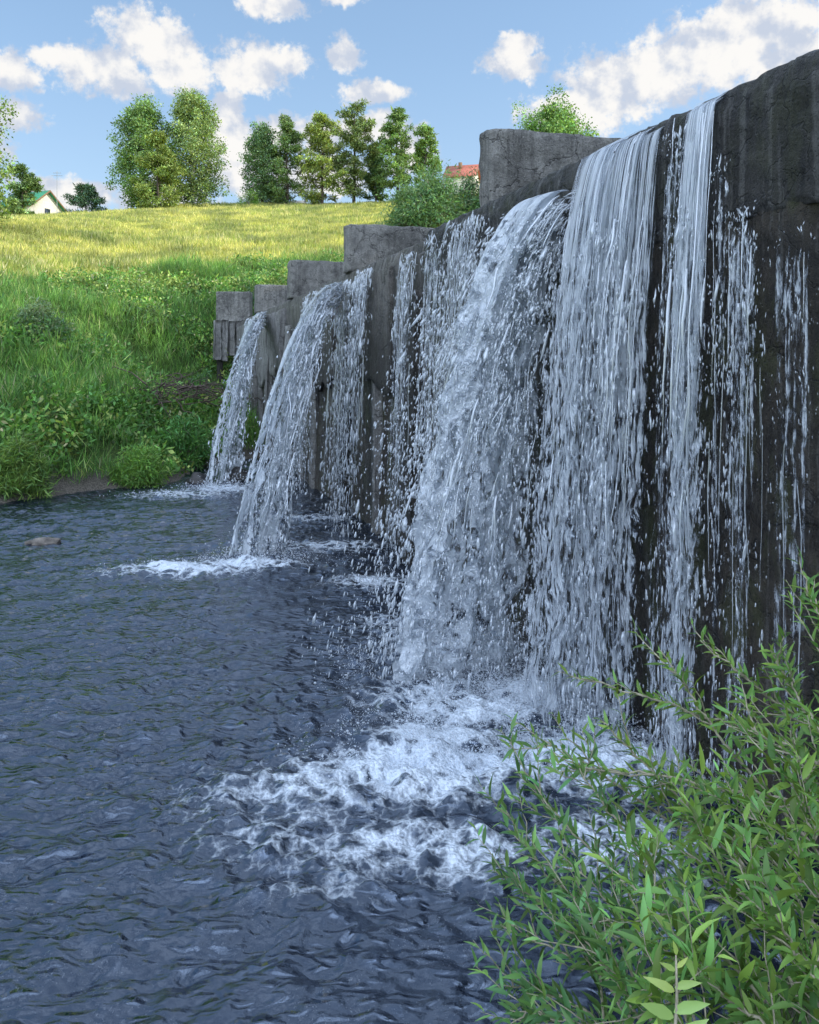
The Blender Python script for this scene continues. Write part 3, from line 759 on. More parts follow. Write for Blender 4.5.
def strands(n, Yr, o_r, zr, vo_r, vs_r, vz, tf, length, rad, M=9, wob=.02, crest=0.):
    Y0 = rng.uniform(*Yr, n); o0 = rng.uniform(*o_r, n); z0 = rng.uniform(*zr, n); vo = rng.uniform(*vo_r, n); vs = rng.uniform(*vs_r, n)
    T1 = tfall(z0, vz); ta = rng.uniform(*tf, n); ln = length * rng.uniform(.4, 1.5, n)
    t = (ta[:, None] + ln[:, None] * np.linspace(0, 1, M)[None]); t = np.minimum(t, 1.) * T1[:, None]
    P = ballistic(Y0[:, None], o0[:, None], z0[:, None], vo[:, None], vs[:, None], vz, t)
    ph = rng.uniform(0, 50, n)
    w = np.stack([fbm(np.stack([ph[:, None] + 0 * t, t * 14, 0 * t + k * 9], -1), 2, 300 + k) - .5 for k in range(3)], -1)
    P = P + w * 2 * wob * (t / T1[:, None])[..., None]
    prof = np.sin(np.linspace(.12, .97, M) * np.pi) ** .6
    r = rad * rng.lognormal(0, .4, n)[:, None] * prof[None] * (.7 + .6 * vnoise(np.stack([ph[:, None] + 0 * t, t * 25, 0 * t], -1), 9))
    return tubes(P, r, 5)
def water_thing(label, loc, group=None):
    return thing('waterfall', label, 'waterfall', loc, group)

m_mist, nt, out = new_mat('splash_spray'); T = NT(nt)
d1 = T.n('ShaderNodeBsdfDiffuse', i={'Color': (.88, .93, .99, 1)}); d2 = T.n('ShaderNodeBsdfTranslucent', i={'Color': (.88, .93, .99, 1)})
mx = T.n('ShaderNodeMixShader', i={0: .5, 1: d1.outputs[0], 2: d2.outputs[0]}); tr = T.n('ShaderNodeBsdfTransparent')
mx2 = T.n('ShaderNodeMixShader', i={0: .75, 1: tr.outputs[0], 2: mx.outputs[0]})
T.link(mx2.outputs[0], out.inputs[0])
def add_drops(parent, pieces, name='spray'):
    for fine in (0, 1):
        mb = MB(); 
        for p in pieces:
            if (len(p) == 3) == bool(fine): mb.add(p[0], p[1])
        if mb.n: mb.build('splash' if fine else name, m_mist if fine else m_drop, parent, col=False)['kind'] = 'stuff'

# A: the main curtain over the lip
A = water_thing('widest smooth curtain of water falling in long vertical strands over the dam lip', wall_pt(5.8, .3, 0))
s = []
sheet(s, 6.22, 5.22, .12, LIP - .08, .42, .0, 90, 80, 1, crest=.5, amp=.016)
sheet(s, 6.15, 5.08, .10, LIP - .09, .28, .0, 80, 70, 2, crest=.5, amp=.014)
sheet(s, 6.24, 5.5, .16, LIP - .08, .55, .0, 80, 70, 3, crest=.3, amp=.022)
build_sheets('curtain', s, m_film, A)
add_drops(A, [strands(26, (5.25, 6.2), (.10, .17), (LIP - .09, LIP - .07), (.25, .58), (-.03, .03), 0., (.0, .55), .38, .0036, M=16, wob=.07),
              strands(50, (5.35, 6.15), (.10, .16), (LIP - .09, LIP - .07), (.25, .62), (-.05, .05), 0., (.35, .9), .10, .0048, M=9, wob=.09)], 'strand')
add_drops(A, [throw_drops(4200, (5.3, 6.25), (.1, .16), (LIP - .02, LIP), (.2, .62), (-.1, .1), 0., (.40, 1.), .05, .0046, (1.5, 5.5), power=.7),
              splash_drops(5200, 575, 750, .55, .35, .40, .0042), splash_drops(2600, 640, 760, .4, .3, .3, .0042)])
# A2: the narrow band to its right
A2 = water_thing('narrow band of falling water on the dark lip, right of the main curtain', wall_pt(4.9, .2, 0))
s = []
sheet(s, 5.10, 4.70, .12, LIP - .08, .20, .0, 46, 80, 4, crest=.5, amp=.012)
sheet(s, 5.06, 4.74, .11, LIP - .09, .28, .0, 40, 70, 5, crest=.4, amp=.016)
build_sheets('curtain', s, m_film, A2)
add_drops(A2, [strands(10, (4.74, 5.06), (.10, .15), (LIP - .09, LIP - .07), (.12, .3), (-.02, .02), 0., (.0, .5), .40, .0038, M=16, wob=.02),
               strands(22, (4.78, 5.0), (.10, .15), (LIP - .09, LIP - .07), (.15, .32), (-.03, .03), 0., (.4, .9), .12, .005, M=9, wob=.05)], 'strand')
add_drops(A2, [throw_drops(900, (4.72, 5.05), (.1, .15), (LIP - .02, LIP), (.12, .34), (-.08, .08), 0., (.4, 1.), .045, .0042, (1.5, 5.5), power=.7), splash_drops(1600, 690, 790, .35, .25, .3, .004)])
# B: the foaming gush
B = water_thing('broad foaming gush bursting from below the lip left of the main curtain', wall_pt(7, .6, 0))
s = []
sheet(s, 7.15, 6.22, .10, 3.66, 1.0, .22, 110, 110, 6, amp=.085, arch=.10, vs=.15, spread=.5, vvar=.55)
sheet(s, 7.1, 6.22, .08, 3.62, .75, .2, 100, 100, 7, amp=.085, arch=.08, vs=.15, spread=.5, vvar=.5)
sheet(s, 7.3, 6.25, .08, 3.45, .45, .1, 90, 90, 8, amp=.08, arch=.05, vs=.15, spread=.4, vvar=.5)
sheet(s, 7.05, 6.22, .10, 3.66, 1.22, .25, 110, 110, 9, amp=.10, arch=.10, vs=.15, spread=.6, vvar=.75)
build_sheets('curtain', s, m_lace, B)
add_drops(B, [strands(200, (6.22, 7.1), (.06, .16), (3.35, 3.68), (.4, 1.55), (-.1, .4), .25, (.05, .8), .07, .0055, M=7, wob=.12),
              strands(70, (6.22, 6.9), (.06, .14), (3.5, 3.70), (.6, 1.5), (-.1, .3), .25, (.0, .2), .16, .0055, M=10, wob=.06)], 'strand')
add_drops(B, [throw_drops(15000, (6.22, 7.2), (.06, .18), (3.3, 3.68), (.3, 1.65), (-.2, .5), .25, (.10, 1.), .14, .0058, (1.2, 3.8), power=.72),
              throw_drops(2600, (6.4, 7.6), (.08, .25), (3.2, 3.6), (.8, 2.0), (-.2, .6), .4, (.4, 1.), .16, .0048, (1.3, 4.)),
              splash_drops(9000, 470, 660, .7, .5, .85, .0042), splash_drops(16000, 455, 690, .6, .45, 1.1, .0030), splash_drops(9000, 545, 715, .45, .35, .9, .0030), splash_drops(9000, 430, 745, .5, .35, .75, .0030), splash_drops(4500, 420, 765, .55, .35, .50, .0046), splash_drops(5000, 490, 740, .5, .35, .65, .0042)])
# D: larger arching jet,  E: smaller arching jet
def jet(label, org_px, org_py, land_px, land_py, width, thick, nlay, seed, nd):
    Yo = yw_of(org_px); zo = CAMZ + (HY - org_py) / F * Yo
    L = onwater(land_px, land_py); o1 = -((L[0] + .314 * L[1] - 3.336) / 1.048); Yl = L[1] - o1 * WN[1]
    vz = .18; Tt = tfall(zo, vz)
    vo = (o1 - .05) / Tt; vs = (Yl - Yo) / Tt
    W_ = water_thing(label, L, 'arching water jets')
    s = []
    for k in range(nlay):
        q = k / max(1, nlay - 1)
        sheet(s, Yo + width / 2, Yo - width / 2, .03, zo - thick * q, vo * (1.04 - .30 * q), vz * (1 - .3 * q), 46, 80, seed + k, amp=.028 + .02 * q, arch=.05, vs=vs * (1 - .10 * q), spread=.15)
    build_sheets('curtain', s, m_lace, W_)
    sc = L[1] / 11.
    add_drops(W_, [strands(int(nd * .045), (Yo - width / 2, Yo + width / 2), (0, .1), (zo - thick, zo + .04), (vo * .72, vo * 1.03), (vs * 1.0, vs * .9), vz, (.0, .85), .08, .0075 * sc, M=8, wob=.16)], 'strand')
    add_drops(W_, [throw_drops(nd, (Yo - width / 2, Yo + width / 2), (0, .12), (zo - thick, zo + .04), (vo * .72, vo * 1.05), (vs * 1.05, vs * .85), vz, (.06, 1.), .075, .0068 * sc, (1.2, 4.0), power=.75),
                   splash_drops(int(nd * .45), land_px + 8, land_py + 4, .75, .45, .45, .0055 * sc), splash_drops(int(nd * .3), land_px - 40, land_py + 10, .8, .25, .16, .005 * sc)])
    return W_
jet('larger arching jet of white water leaping clear of the wall into the pool', 345, 286, 244, 558, .62, .34, 5, 20, 7000)
jet('smaller farther arching jet of water landing on dark rocks by the grassy bank', 268, 314, 213, 486, .85, .34, 4, 30, 3800)
# trickles down the wall
def trickle(label, Y0, Y1, z0, vo, n, zend=0., o0=.1, layer=40, size=.0065, clump=0, crest=.3, seeds=2, dens=1.):
    W_ = water_thing(label, wall_pt((Y0 + Y1) / 2, .2, 0), 'thin streams trickling down the dam face')
    s = []
    for k in range(seeds):
        sheet(s, Y1, Y0, o0 + .03 * k, z0, vo * (1 + .4 * k), 0., max(10, int((Y1 - Y0) * 45)), 70, layer + k, crest=crest if k == 0 else 0, amp=.014, end=zend)
    build_sheets('curtain', s, m_trick, W_)
    add_drops(W_, [throw_drops(int(n * dens * 1.6), (Y0, Y1), (o0 - .02, o0 + .05), (z0 - .05, z0), (vo * .5, vo * 1.8), (-.06, .06), 0., (.1, 1.), .04, size * .66, (1.6, 6.0), zend=zend, power=.8, clump=clump),
                   strands(int(n * .025), (Y0, Y1), (o0 - .01, o0 + .04), (z0 - .03, z0), (vo * .6, vo * 1.4), (-.02, .02), 0., (.0, .7), .2, size * .5, M=10, wob=.03)])
    return W_
trickle('thin paired streams running off the lip left of the foaming gush', 7.75, 8.8, LIP - .08, .30, 1100, layer=41, size=.008, o0=.13)
trickle('faint dripping stream at the left end of the dark lip beam', 8.95, 9.6, LIP - .08, .15, 500, layer=44, size=.008, o0=.12)
trickle('trickle beside the pale panel just left of the lip beam', 10.0, 10.6, 3.80, .22, 500, layer=47, size=.0095, o0=.08)
trickle('bright narrow stream between the larger jet and the pale panel', 11.9, 12.6, 3.82, .35, 1000, layer=50, size=.0105, o0=.08)
trickle('ragged curtain of drops behind the larger arching jet', 12.9, 14.2, 3.80, .25, 800, layer=53, size=.0105, o0=.06, seeds=1)
trickle('short stream spilling over the crest between the two arching jets', 15.6, 17.0, 3.84, .25, 700, layer=56, size=.012, o0=.06)
trickle('thin stream left of the smaller arching jet near the wing wall', 24.3, 26.2, 3.84, .22, 420, layer=59, size=.015, o0=.10, zend=1.2)
trickle('broad white dripping stream down the mossy dark face right of the narrow band', 4.42, 4.66, 3.30, .07, 420, layer=62, size=.0055, o0=.12, crest=0, clump=4)
trickle('few separate drip threads on the dark wall nearest the right edge', 4.05, 4.40, 3.14, .04, 160, layer=65, size=.0036, o0=.12, crest=0, clump=7, seeds=1)
trickle('thin dark film of water between the main curtain and the narrow band', 5.00, 5.16, LIP - .08, .16, 260, layer=71, size=.0055, o0=.12, clump=4)
trickle('thin thread of drops just right of the narrow band of falling water', 4.66, 4.78, 3.6, .10, 200, layer=68, size=.005, o0=.12, crest=0, clump=3, seeds=1)

# ------------------------------------------------------------------ vegetation
def greens(n, base, var=.25, yel=.15):
    b = np.asarray(base, float)
    c = b[None] * np.exp(rng.normal(0, var, (n, 1)))
    y = rng.uniform(-1, 1, (n, 1)) * yel
    return np.clip(c * np.concatenate([1 + y * 1.6, 1 + y * .3, 1 - y], 1), .004, .9)
m_leaf = leaf_material('tree_leaves', .30, .5)
m_needle = leaf_material('pine_needles', .2, .55)
m_weed = leaf_material('bank_weeds', .35, .5, nscale=1.1)
m_mead = leaf_material('meadow_grass', .40, .6, nscale=.35)
m_willow = leaf_material('willow_leaves', .32, .38)
m_bark = plain_material('bark', (.085, .065, .05), .9, 14., .5, .8)
m_birch = plain_material('birch_bark', (.42, .40, .37), .8, 7., .55, .4)
m_twig = plain_material('willow_twigs', (.38, .34, .25), .7, 30., .35, .3)
m_dead = plain_material('dead_twigs', (.10, .075, .06), .9, 20., .4, .4)

def visible_mask(P, pad=60):
    px = CX + F * P[:, 0] / np.maximum(P[:, 1], .1)
    return (px > -pad) & (px < 819 + pad)
def leaf_cloud(mb, C, spread, per, L, Wd, base, var=.25, yel=.15, flat=0., droop=0., zs=.8):
    """leaves scattered round clump centres C; spread (n,) or scalar"""
    n = len(C) * per
    cc = np.repeat(C, per, 0); sp = np.repeat(np.broadcast_to(spread, (len(C),)), per)
    off = np.clip(rng.normal(size=(n, 3)), -1.9, 1.9) * sp[:, None] * [1, 1, zs]
    P = cc + off
    D = unit(rand_dirs(n) + unit(off) * .8 + np.array([0, 0, -droop]))
    Nn = unit(rand_dirs(n) + np.array([0, 0, 1.0 + flat]))
    k = rng.lognormal(0, .25, n)
    v, q = leaf_quads(P, D, Nn, L * k, Wd * k)
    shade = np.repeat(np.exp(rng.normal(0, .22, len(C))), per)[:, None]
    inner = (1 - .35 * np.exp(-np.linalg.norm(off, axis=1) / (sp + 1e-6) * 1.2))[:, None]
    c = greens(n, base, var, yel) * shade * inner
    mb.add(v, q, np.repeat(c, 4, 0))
def limb_path(a, b, sag=.1, n=6, wig=.05):
    t = np.linspace(0, 1, n)[:, None]; L = np.linalg.norm(b - a)
    p = a + (b - a) * t; p[:, 2] += np.sin(t[:, 0] * np.pi) * sag * L
    p[1:-1] += rng.normal(size=(n - 2, 3)) * wig * L
    return p
def broadleaf(name, label, group, px, py_base, py_top, wpx, Y, base, trunk_mat, shape='oval', leaf=.2, nl=46, per=60, bare=.15, cat='tree', rootpos=None, H=None, Wd=None, zoff=0.):
    if rootpos is None:
        x = (px - CX) / F * Y; zb = float(gz(x, Y)) - .1
        H = CAMZ + (HY - py_top) / F * Y - zb; Wd = wpx / F * Y / 2
        root = np.array([x, Y, zb])
    else: root = np.array(rootpos, float)
    t = thing(name, label, cat, root, group)
    tb = MB(); tr = limb_path(root, root + [rng.normal(0, .02) * H, rng.normal(0, .02) * H, H * .93], 0, 9, .006)
    v, q = tube(tr, np.linspace(.022, .003, 9) * H + .01, 7); tb.add(v, q)
    cen = []
    for i in range(nl):
        f = bare + (1 - bare) * ((i + rng.uniform()) / nl) ** .9
        env = {'oval': np.sin(np.clip((f - bare) / (1 - bare), .02, 1) * np.pi * .93 + .12) ** .65, 'dome': np.sqrt(max(0., 1 - ((f - bare) / (1 - bare)) ** 2)) , 'column': min(1., 2.6 * (1 - f) + .15) * min(1, .5 + (f - bare) * 2.2)}[shape]
        ln = max(.08, env) * Wd * rng.uniform(.45, 1.0)
        a = i * 2.4 + rng.uniform(-.5, .5)
        s0 = np.array([np.interp(f * .8, np.linspace(0, .93, 9), tr[:, k] ) for k in range(3)])
        e = np.array([root[0] + np.cos(a) * ln, root[1] + np.sin(a) * ln, root[2] + H * min(f, .985)])
        pth = limb_path(s0, e, .08, 6, .04)
        v, q = tube(pth, np.linspace(.008, .0015, 6) * H, 5); tb.add(v, q)
        cen += [pth[-1], pth[-2] + rng.normal(size=3) * .04 * H, pth[-3] + rng.normal(size=3) * .05 * H]
        cen += [pth[-1] + rng.normal(size=3) * Wd * .16 for _ in range(2)]
    cen = np.array(cen)
    cb = MB(); leaf_cloud(cb, cen, rng.uniform(.6, 1.3, len(cen)) * Wd * .12, int(per * 1.0), leaf * .95, leaf * .62, np.array(base) * 2.4, var=.35, droop=.3)
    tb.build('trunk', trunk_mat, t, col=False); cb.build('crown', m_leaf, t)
    return t
def pine(name, label, group, px, py_top, wpx, Y, base, bare=.2, per=70, dens=1., taper=.75, cat='pine tree', irregular=.5, clear=False):
    x = (px - CX) / F * Y; zb = float(gz(x, Y)) - .1
    H = CAMZ + (HY - py_top) / F * Y - zb; Wd = wpx / F * Y / 2; root = np.array([x, Y, zb])
    t = thing(name, label, cat, root, group)
    tb = MB(); tr = limb_path(root, root + [rng.normal(0, .015) * H, 0, H * .98], 0, 9, .005)
    v, q = tube(tr, np.linspace(.018, .002, 9) * H + .01, 7); tb.add(v, q)
    cb = MB(); cen = []; nw = int(12 * dens)
    for i in range(nw):
        f = bare + (1 - bare) * (i + rng.uniform(0, .7)) / nw
        for j in range(5):
            if rng.uniform() < irregular * .5: continue
            g = (f - bare) / (1 - bare)
            ln = Wd * ((1 - g) ** taper * .92 + .10) * min(1, .55 + g * 2.5) * rng.uniform(1 - irregular, 1.1)
            a = rng.uniform(0, 6.283)
            s0 = np.array([np.interp(f, np.linspace(0, .98, 9), tr[:, k]) for k in range(3)])
            e = s0 + [np.cos(a) * ln, np.sin(a) * ln, ln * rng.uniform(.05, .45)]
            pth = limb_path(s0, e, -.05, 5, .04)
            v, q = tube(pth, np.linspace(.006, .001, 5) * H, 4); tb.add(v, q)
            for k in (2, 3, 4, 4):
                cen.append(pth[k] + rng.normal(size=3) * .02 * H)
    cen = np.array(cen)
    leaf_cloud(cb, cen, rng.uniform(.5, 1.2, len(cen)) * Wd * .085, int(per * .95), .29, .09, np.array(base) * 2.7, var=.35, yel=.15, zs=.45)
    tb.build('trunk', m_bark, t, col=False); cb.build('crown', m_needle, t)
    return t
TG = 'trees on the hilltop'
BIRCH = (.105, .15, .042); PINE = (.080, .105, .036); PINEY = (.19, .20, .05)
broadleaf('birch_tree', 'rounded left birch of the tall clump on the hilltop', TG, 143, 212, 106, 62, 90, (.085, .135, .045), m_birch, 'oval', .22, 60, 90, .08)
broadleaf('birch_tree', 'taller right birch of the clump on the hilltop, reaching highest', TG, 192, 210, 96, 58, 91, (.12, .16, .06), m_birch, 'column', .22, 66, 90, .06)
pine('pine_tree', 'young yellowish pine standing in front of the two birches', TG, 159, 136, 66, 86, (.095, .125, .032), .02, 80, 1.1, .7)
pine('pine_tree', 'small dark pine alone between the green roofed house and the birches', TG, 86, 184, 42, 90, (.045, .075, .04), .05, 60, .8, .6)
pine('pine_tree', 'dense pine in front of the green roofed house', TG, 22, 168, 44, 84, (.065, .10, .035), .02, 70, .9, .45)
broadleaf('birch_tree', 'leafy blue green tree at the left end of the pine row', TG, 263, 206, 128, 42, 92, (.075, .12, .055), m_bark, 'oval', .2, 50, 70, .05)
pine('pine_tree', 'bushy dark pine beside the leafy tree of the row', TG, 287, 120, 50, 91, (.065, .10, .035), .06, 75, 1.1, .55)
pine('pine_tree', 'broad pine in the middle of the row with yellowish inner boughs', TG, 322, 115, 54, 90, (.105, .13, .035), .05, 75, 1.2, .5)
pine('pine_tree', 'tallest pine of the row on the hilltop', TG, 354, 106, 56, 92, PINE, .12, 80, 1.3, .45)
pine('pine_tree', 'low thin pine right of the tallest pine', TG, 376, 146, 30, 93, (.05, .085, .035), .10, 70, 1., .5)
pine('pine_tree', 'tall pine standing apart right of the row', TG, 398, 112, 50, 90, (.075, .115, .035), .04, 80, 1.2, .55)
pine('pine_tree', 'shorter leaning pine next to the big round willow bush', TG, 426, 128, 34, 91, (.085, .13, .035), .08, 70, 1.1, .5)
broadleaf('birch_tree', 'birch at the left edge of the picture with hanging sunlit twigs', TG, -44, 262, 94, 112, 47, (.095, .135, .038), m_birch, 'oval', .16, 76, 95, .02)
broadleaf('broadleaf_tree', 'green tree top showing above the tallest concrete block', TG, 553, 140, 111, 84, 62, (.09, .15, .045), m_bark, 'dome', .17, 60, 80, .35)
def bush(name, label, group, px, py, wpx, hpx, Y, base, leaf=.12, n=70, per=60, zb=None, cat='bush', lf=.22, mat=None):
    x = (px - CX) / F * Y; zb = float(gz(x, Y)) - .05 if zb is None else zb
    Wd = wpx / F * Y / 2; H = hpx / F * Y
    root = np.array([x, Y, zb]); t = thing(name, label, cat, root, group)
    tb = MB(); cen = []
    for i in range(n):
        d = rand_dirs(1)[0]; d[2] = abs(d[2])
        e = root + d * [Wd, Wd * .9, H] * rng.uniform(.55, .95)
        pth = limb_path(root + [d[0] * .1 * Wd, d[1] * .1 * Wd, 0], e, .1, 5, .04)
        v, q = tube(pth, np.linspace(.012, .002, 5) * H, 4); tb.add(v, q)
        cen += [pth[-1], pth[-2], pth[-2] + rng.normal(size=3) * .1 * Wd]
    cb = MB(); cen = np.array(cen)
    leaf_cloud(cb, cen, rng.uniform(.6, 1.2, len(cen)) * Wd * .11, per // 3, leaf, leaf * lf, np.array(base) * 2.2, droop=.2)
    tb.build('stem', m_twig, t, col=False); cb.build('foliage', mat or m_leaf, t)
    return t
bush('willow_bush', 'big round grey green willow bush beyond the dam crest', None, 432, 235, 104, 68, 60, (.07, .125, .055), .30, 130, 120)
bush('willow_bush', 'darker willow bush partly hidden behind the tallest concrete block', None, 470, 225, 40, 62, 62, (.055, .10, .045), .28, 70, 90)
bush('bush', 'small bush beside the green roofed house', None, 66, 218, 22, 20, 92, (.06, .10, .05), .22, 40, 60)
bush('bush', 'low bush at the foot of the leafy tree of the row', None, 248, 207, 26, 20, 89, (.09, .15, .035), .22, 40, 60)
SG = 'shrubs on the shaded bank'
bush('shrub', 'low round bright green shrub at the edge of the pool', SG, 140, 487, 62, 44, 16.75, (.085, .16, .035), .10, 90, 120, lf=.14, zb=.05)
bush('shrub', 'wide green shrub between the dead brushwood and the smaller jet', SG, 182, 445, 78, 50, 19.6, (.055, .13, .035), .12, 90, 110, lf=.16)
bush('shrub', 'tall dark shrub on the bank top below the meadow', SG, 140, 300, 64, 34, 30, (.055, .09, .035), .16, 70, 90)
bush('shrub', 'grey green shrub high on the bank above the concrete blocks', SG, 262, 284, 62, 40, 33, (.065, .11, .05), .18, 80, 90)
bush('shrub', 'dark green shrub right of the dead brushwood by the wing wall', SG, 205, 380, 46, 58, 24, (.04, .085, .03), .14, 80, 90)
bush('shrub', 'pale grey green shrub on the left of the bank', SG, 40, 370, 70, 62, 23.5, (.085, .125, .065), .14, 90, 100, lf=.2)
bush('shrub', 'tall grassy shrub at the left edge by the water', SG, 14, 498, 70, 60, 15.3, (.085, .14, .035), .16, 90, 100, lf=.1, zb=.1)
bush('shrub', 'broad leafed shrub in the middle of the bank', SG, 100, 430, 64, 52, 18.6, (.075, .15, .04), .12, 80, 100, lf=.35)

# weeds over the whole bank (uncountable): clumped upright stems with leaves
def scatter(n, xr, yr, cond):
    X = rng.uniform(*xr, n); Y = rng.uniform(*yr, n)
    h, t, r = terrain_h(X, Y); k = cond(X, Y, h, t, r)
    return np.stack([X, Y, h], -1)[k], t[k]
def behind_line(X, Y): return (X + .314 * Y - 3.336) / 1.048 > -.15
P, tt = scatter(52000, (-22, -1), (13, 42), lambda X, Y, h, t, r: (t > .06) & (t - .7 * (X + 12) + 5 * (fbm(np.stack([X * .2, Y * .2, 0 * X], -1), 2, 77) - .5) < 16) & ~(behind_line(X, Y) & (Y < 31)) & (np.hypot(X + 5.9, Y - 17.0) > .3))
P = P[visible_mask(P)]; tt = tt[:len(P)]
d = poly_sd(P[:, :2], POOL)
cl = fbm(P * [.55, .55, 0], 3, 401); cl2 = fbm(P * [1.7, 1.7, 0], 3, 411); hue = fbm(P * [.35, .35, 0], 3, 421)
keep = rng.uniform(0, 1, len(P)) < np.clip(.35 + 1.6 * (cl - .3), .2, 1) * smooth(-.2, .3, d)
P = P[keep]; d = d[keep]; cl = cl[keep]; cl2 = cl2[keep]; hue = hue[keep]
hgt = (.22 + 1.5 * np.clip(cl - .32, 0, 1) + .7 * np.clip(cl2 - .4, 0, 1)) * (.55 + .45 * smooth(.2, 2.0, d)) * rng.uniform(.7, 1.3, len(P)) * (1 - .5 * smooth(13, 20, d - .7 * (P[:, 0] + 12)))
nl = 9
k = np.repeat(np.arange(len(P)), nl); n = len(k); f = rng.uniform(.1, 1, n)
lean = rng.normal(size=(len(P), 3)) * [.16, .16, 0]
base = P[k] + np.stack([0 * f, 0 * f, f * hgt[k]], -1) + lean[k] * (f * hgt[k])[:, None] * 1.5 + rng.normal(size=(n, 3)) * [.06, .06, .02]
broad = hue[k] > .52
D = unit(rng.normal(size=(n, 3)) * np.where(broad, .9, .42)[:, None] + np.array([0, 0, .75]) * np.where(broad, .6, 1.4)[:, None])
L = np.where(broad, .12, .30) * rng.lognormal(0, .3, n) * (.7 + .5 * f); Wd = np.where(broad, .06, .016) * rng.lognormal(0, .25, n)
v, q = leaf_quads(base, D, rand_dirs(n) + [0, -.3, .5], L, Wd)
pal = np.array([(.22, .40, .10), (.13, .29, .08), (.34, .44, .15), (.31, .40, .26)])
pi_ = (np.clip(hue * 3.2 + rng.normal(0, .5, len(P)) - .2, 0, 3.99)).astype(int)
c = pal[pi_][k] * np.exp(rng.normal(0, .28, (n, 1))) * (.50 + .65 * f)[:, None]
sh = (rng.uniform(0, 1, n) < .035) & (f > .6); c[sh] = np.array([(.55, .52, .36)])
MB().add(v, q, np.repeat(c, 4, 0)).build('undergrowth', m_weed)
tag(bpy.data.objects['undergrowth'], kind='stuff')
# meadow grass
P, tt = scatter(90000, (-62, 12), (30, 96), lambda X, Y, h, t, r: (t - .7 * (X + 12) + 5 * (fbm(np.stack([X * .2, Y * .2, 0 * X], -1), 2, 77) - .5) > 10.5) & (t < 86) & (r > 2))
P = P[visible_mask(P)]
cl = fbm(P * [.25, .25, 0], 3, 501); cl2 = fbm(P * [.9, .9, 0], 3, 511)
nb = 5; k = np.repeat(np.arange(len(P)), nb); n = len(k)
hg = (.18 + .5 * np.clip(cl2 - .35, 0, 1) + .3 * np.clip(cl - .4, 0, 1))
base = P[k] + rng.normal(size=(n, 3)) * [.12, .12, 0.0]
D = unit(rng.normal(size=(n, 3)) * .35 + [0, 0, 1])
v, q = leaf_quads(base, D, rand_dirs(n), hg[k] * rng.uniform(.7, 1.5, n), np.full(n, .045) * rng.uniform(.6, 1.5, n))
pal = np.array([(.44, .46, .16), (.55, .53, .24), (.33, .40, .13), (.66, .62, .38)])
pi_ = np.clip(cl * 5 - 1. + rng.normal(0, .6, len(P)), 0, 3.99).astype(int)
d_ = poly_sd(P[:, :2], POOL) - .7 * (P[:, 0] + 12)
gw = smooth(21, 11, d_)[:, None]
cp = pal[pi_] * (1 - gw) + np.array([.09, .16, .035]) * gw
c = cp[k] * np.exp(rng.normal(0, .2, (n, 1)))
fl = rng.uniform(0, 1, n) < .02
c[fl] = (.62, .58, .42)
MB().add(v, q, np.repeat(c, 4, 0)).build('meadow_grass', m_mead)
tag(bpy.data.objects['meadow_grass'], kind='stuff')
# unseen wood added right of the frame, shaped to shade dam, pool and bank
cen = []
for i in range(32):
    by = -6 + i * 1.45 + rng.uniform(-.5, .5); bx = max(13.5, .5 * by + 5.0) + rng.uniform(0, 6); hh = rng.uniform(15, 18.5)
    for j in range(70):
        f = rng.uniform(.08, 1); r_ = 2.6 * np.sin(np.clip(f, .1, .97) * np.pi) ** .5 * np.sqrt(rng.uniform()); a = rng.uniform(0, 6.28)
        cen.append([bx + r_ * np.cos(a), by + r_ * np.sin(a), float(4.5) + f * hh])
cb = MB(); leaf_cloud(cb, np.array(cen), .55, 16, .55, .4, (.06, .10, .03)); cb.build('shade_woods', m_leaf)
tag(bpy.data.objects['shade_woods'], kind='stuff')

# dead brushwood on the bank
bp = at(180, 392, 21.5)
br = thing('brushwood', 'tangle of dead brown branches lying on the bank', 'brushwood', bp)
mb = MB()
for i in range(110):
    a = bp + rng.normal(size=3) * [.6, .35, .16]; e = a + np.array([rng.normal(0, .9), rng.normal(0, .3), rng.normal(.05, .25)])
    v, q = tube(limb_path(a, e, rng.uniform(-.1, .2), 6, .05), np.linspace(.018, .004, 6) * rng.uniform(.5, 1.3), 4); mb.add(v, q)
mb.build('branch', m_dead, br, col=False)

# rocks
m_rock = plain_material('rock', (.17, .15, .13), .75, 9., .5, .8)
m_rockw = plain_material('wet_rock', (.03, .028, .027), .3, 9., .5, .8)
def rock(label, px, py, sx, sy, sz, mat, seed, sink=.3):
    c = onwater(px, py)
    th = np.linspace(0, np.pi, 14); ph = np.linspace(0, 2 * np.pi, 24, endpoint=False)
    Tt, Ph = np.meshgrid(th, ph, indexing='ij')
    d = np.stack([np.sin(Tt) * np.cos(Ph), np.sin(Tt) * np.sin(Ph), np.cos(Tt)], -1)
    r = .75 + .6 * (fbm(d * 1.6 + seed, 4, seed) - .5) * 1.4
    r[0] = r[0].mean(); r[-1] = r[-1].mean()
    P = c + d * r[..., None] * [sx, sy, sz] + [0, 0, sz * (.5 - sink)]
    ix = np.arange(P.shape[0] * 24).reshape(-1, 24)
    q = np.stack([ix[:-1], ix[1:], np.roll(ix[1:], -1, 1), np.roll(ix[:-1], -1, 1)], -1).reshape(-1, 4)
    tag(make_mesh('rock', P.reshape(-1, 3), q, mat), label, 'rock')
rock('flat tan rock breaking the pool surface on the left', 43, 544, .34, .16, .10, m_rock, 5, .35)
rock('dark wet rock under the left side of the smaller jet', 197, 484, .32, .3, .22, m_rockw, 8)
rock('dark wet rock right of the foot of the smaller jet', 236, 480, .4, .35, .26, m_rockw, 12)
rock('brown stone on the muddy edge of the bank', 80, 489, .30, .22, .10, m_rock, 15, .2)

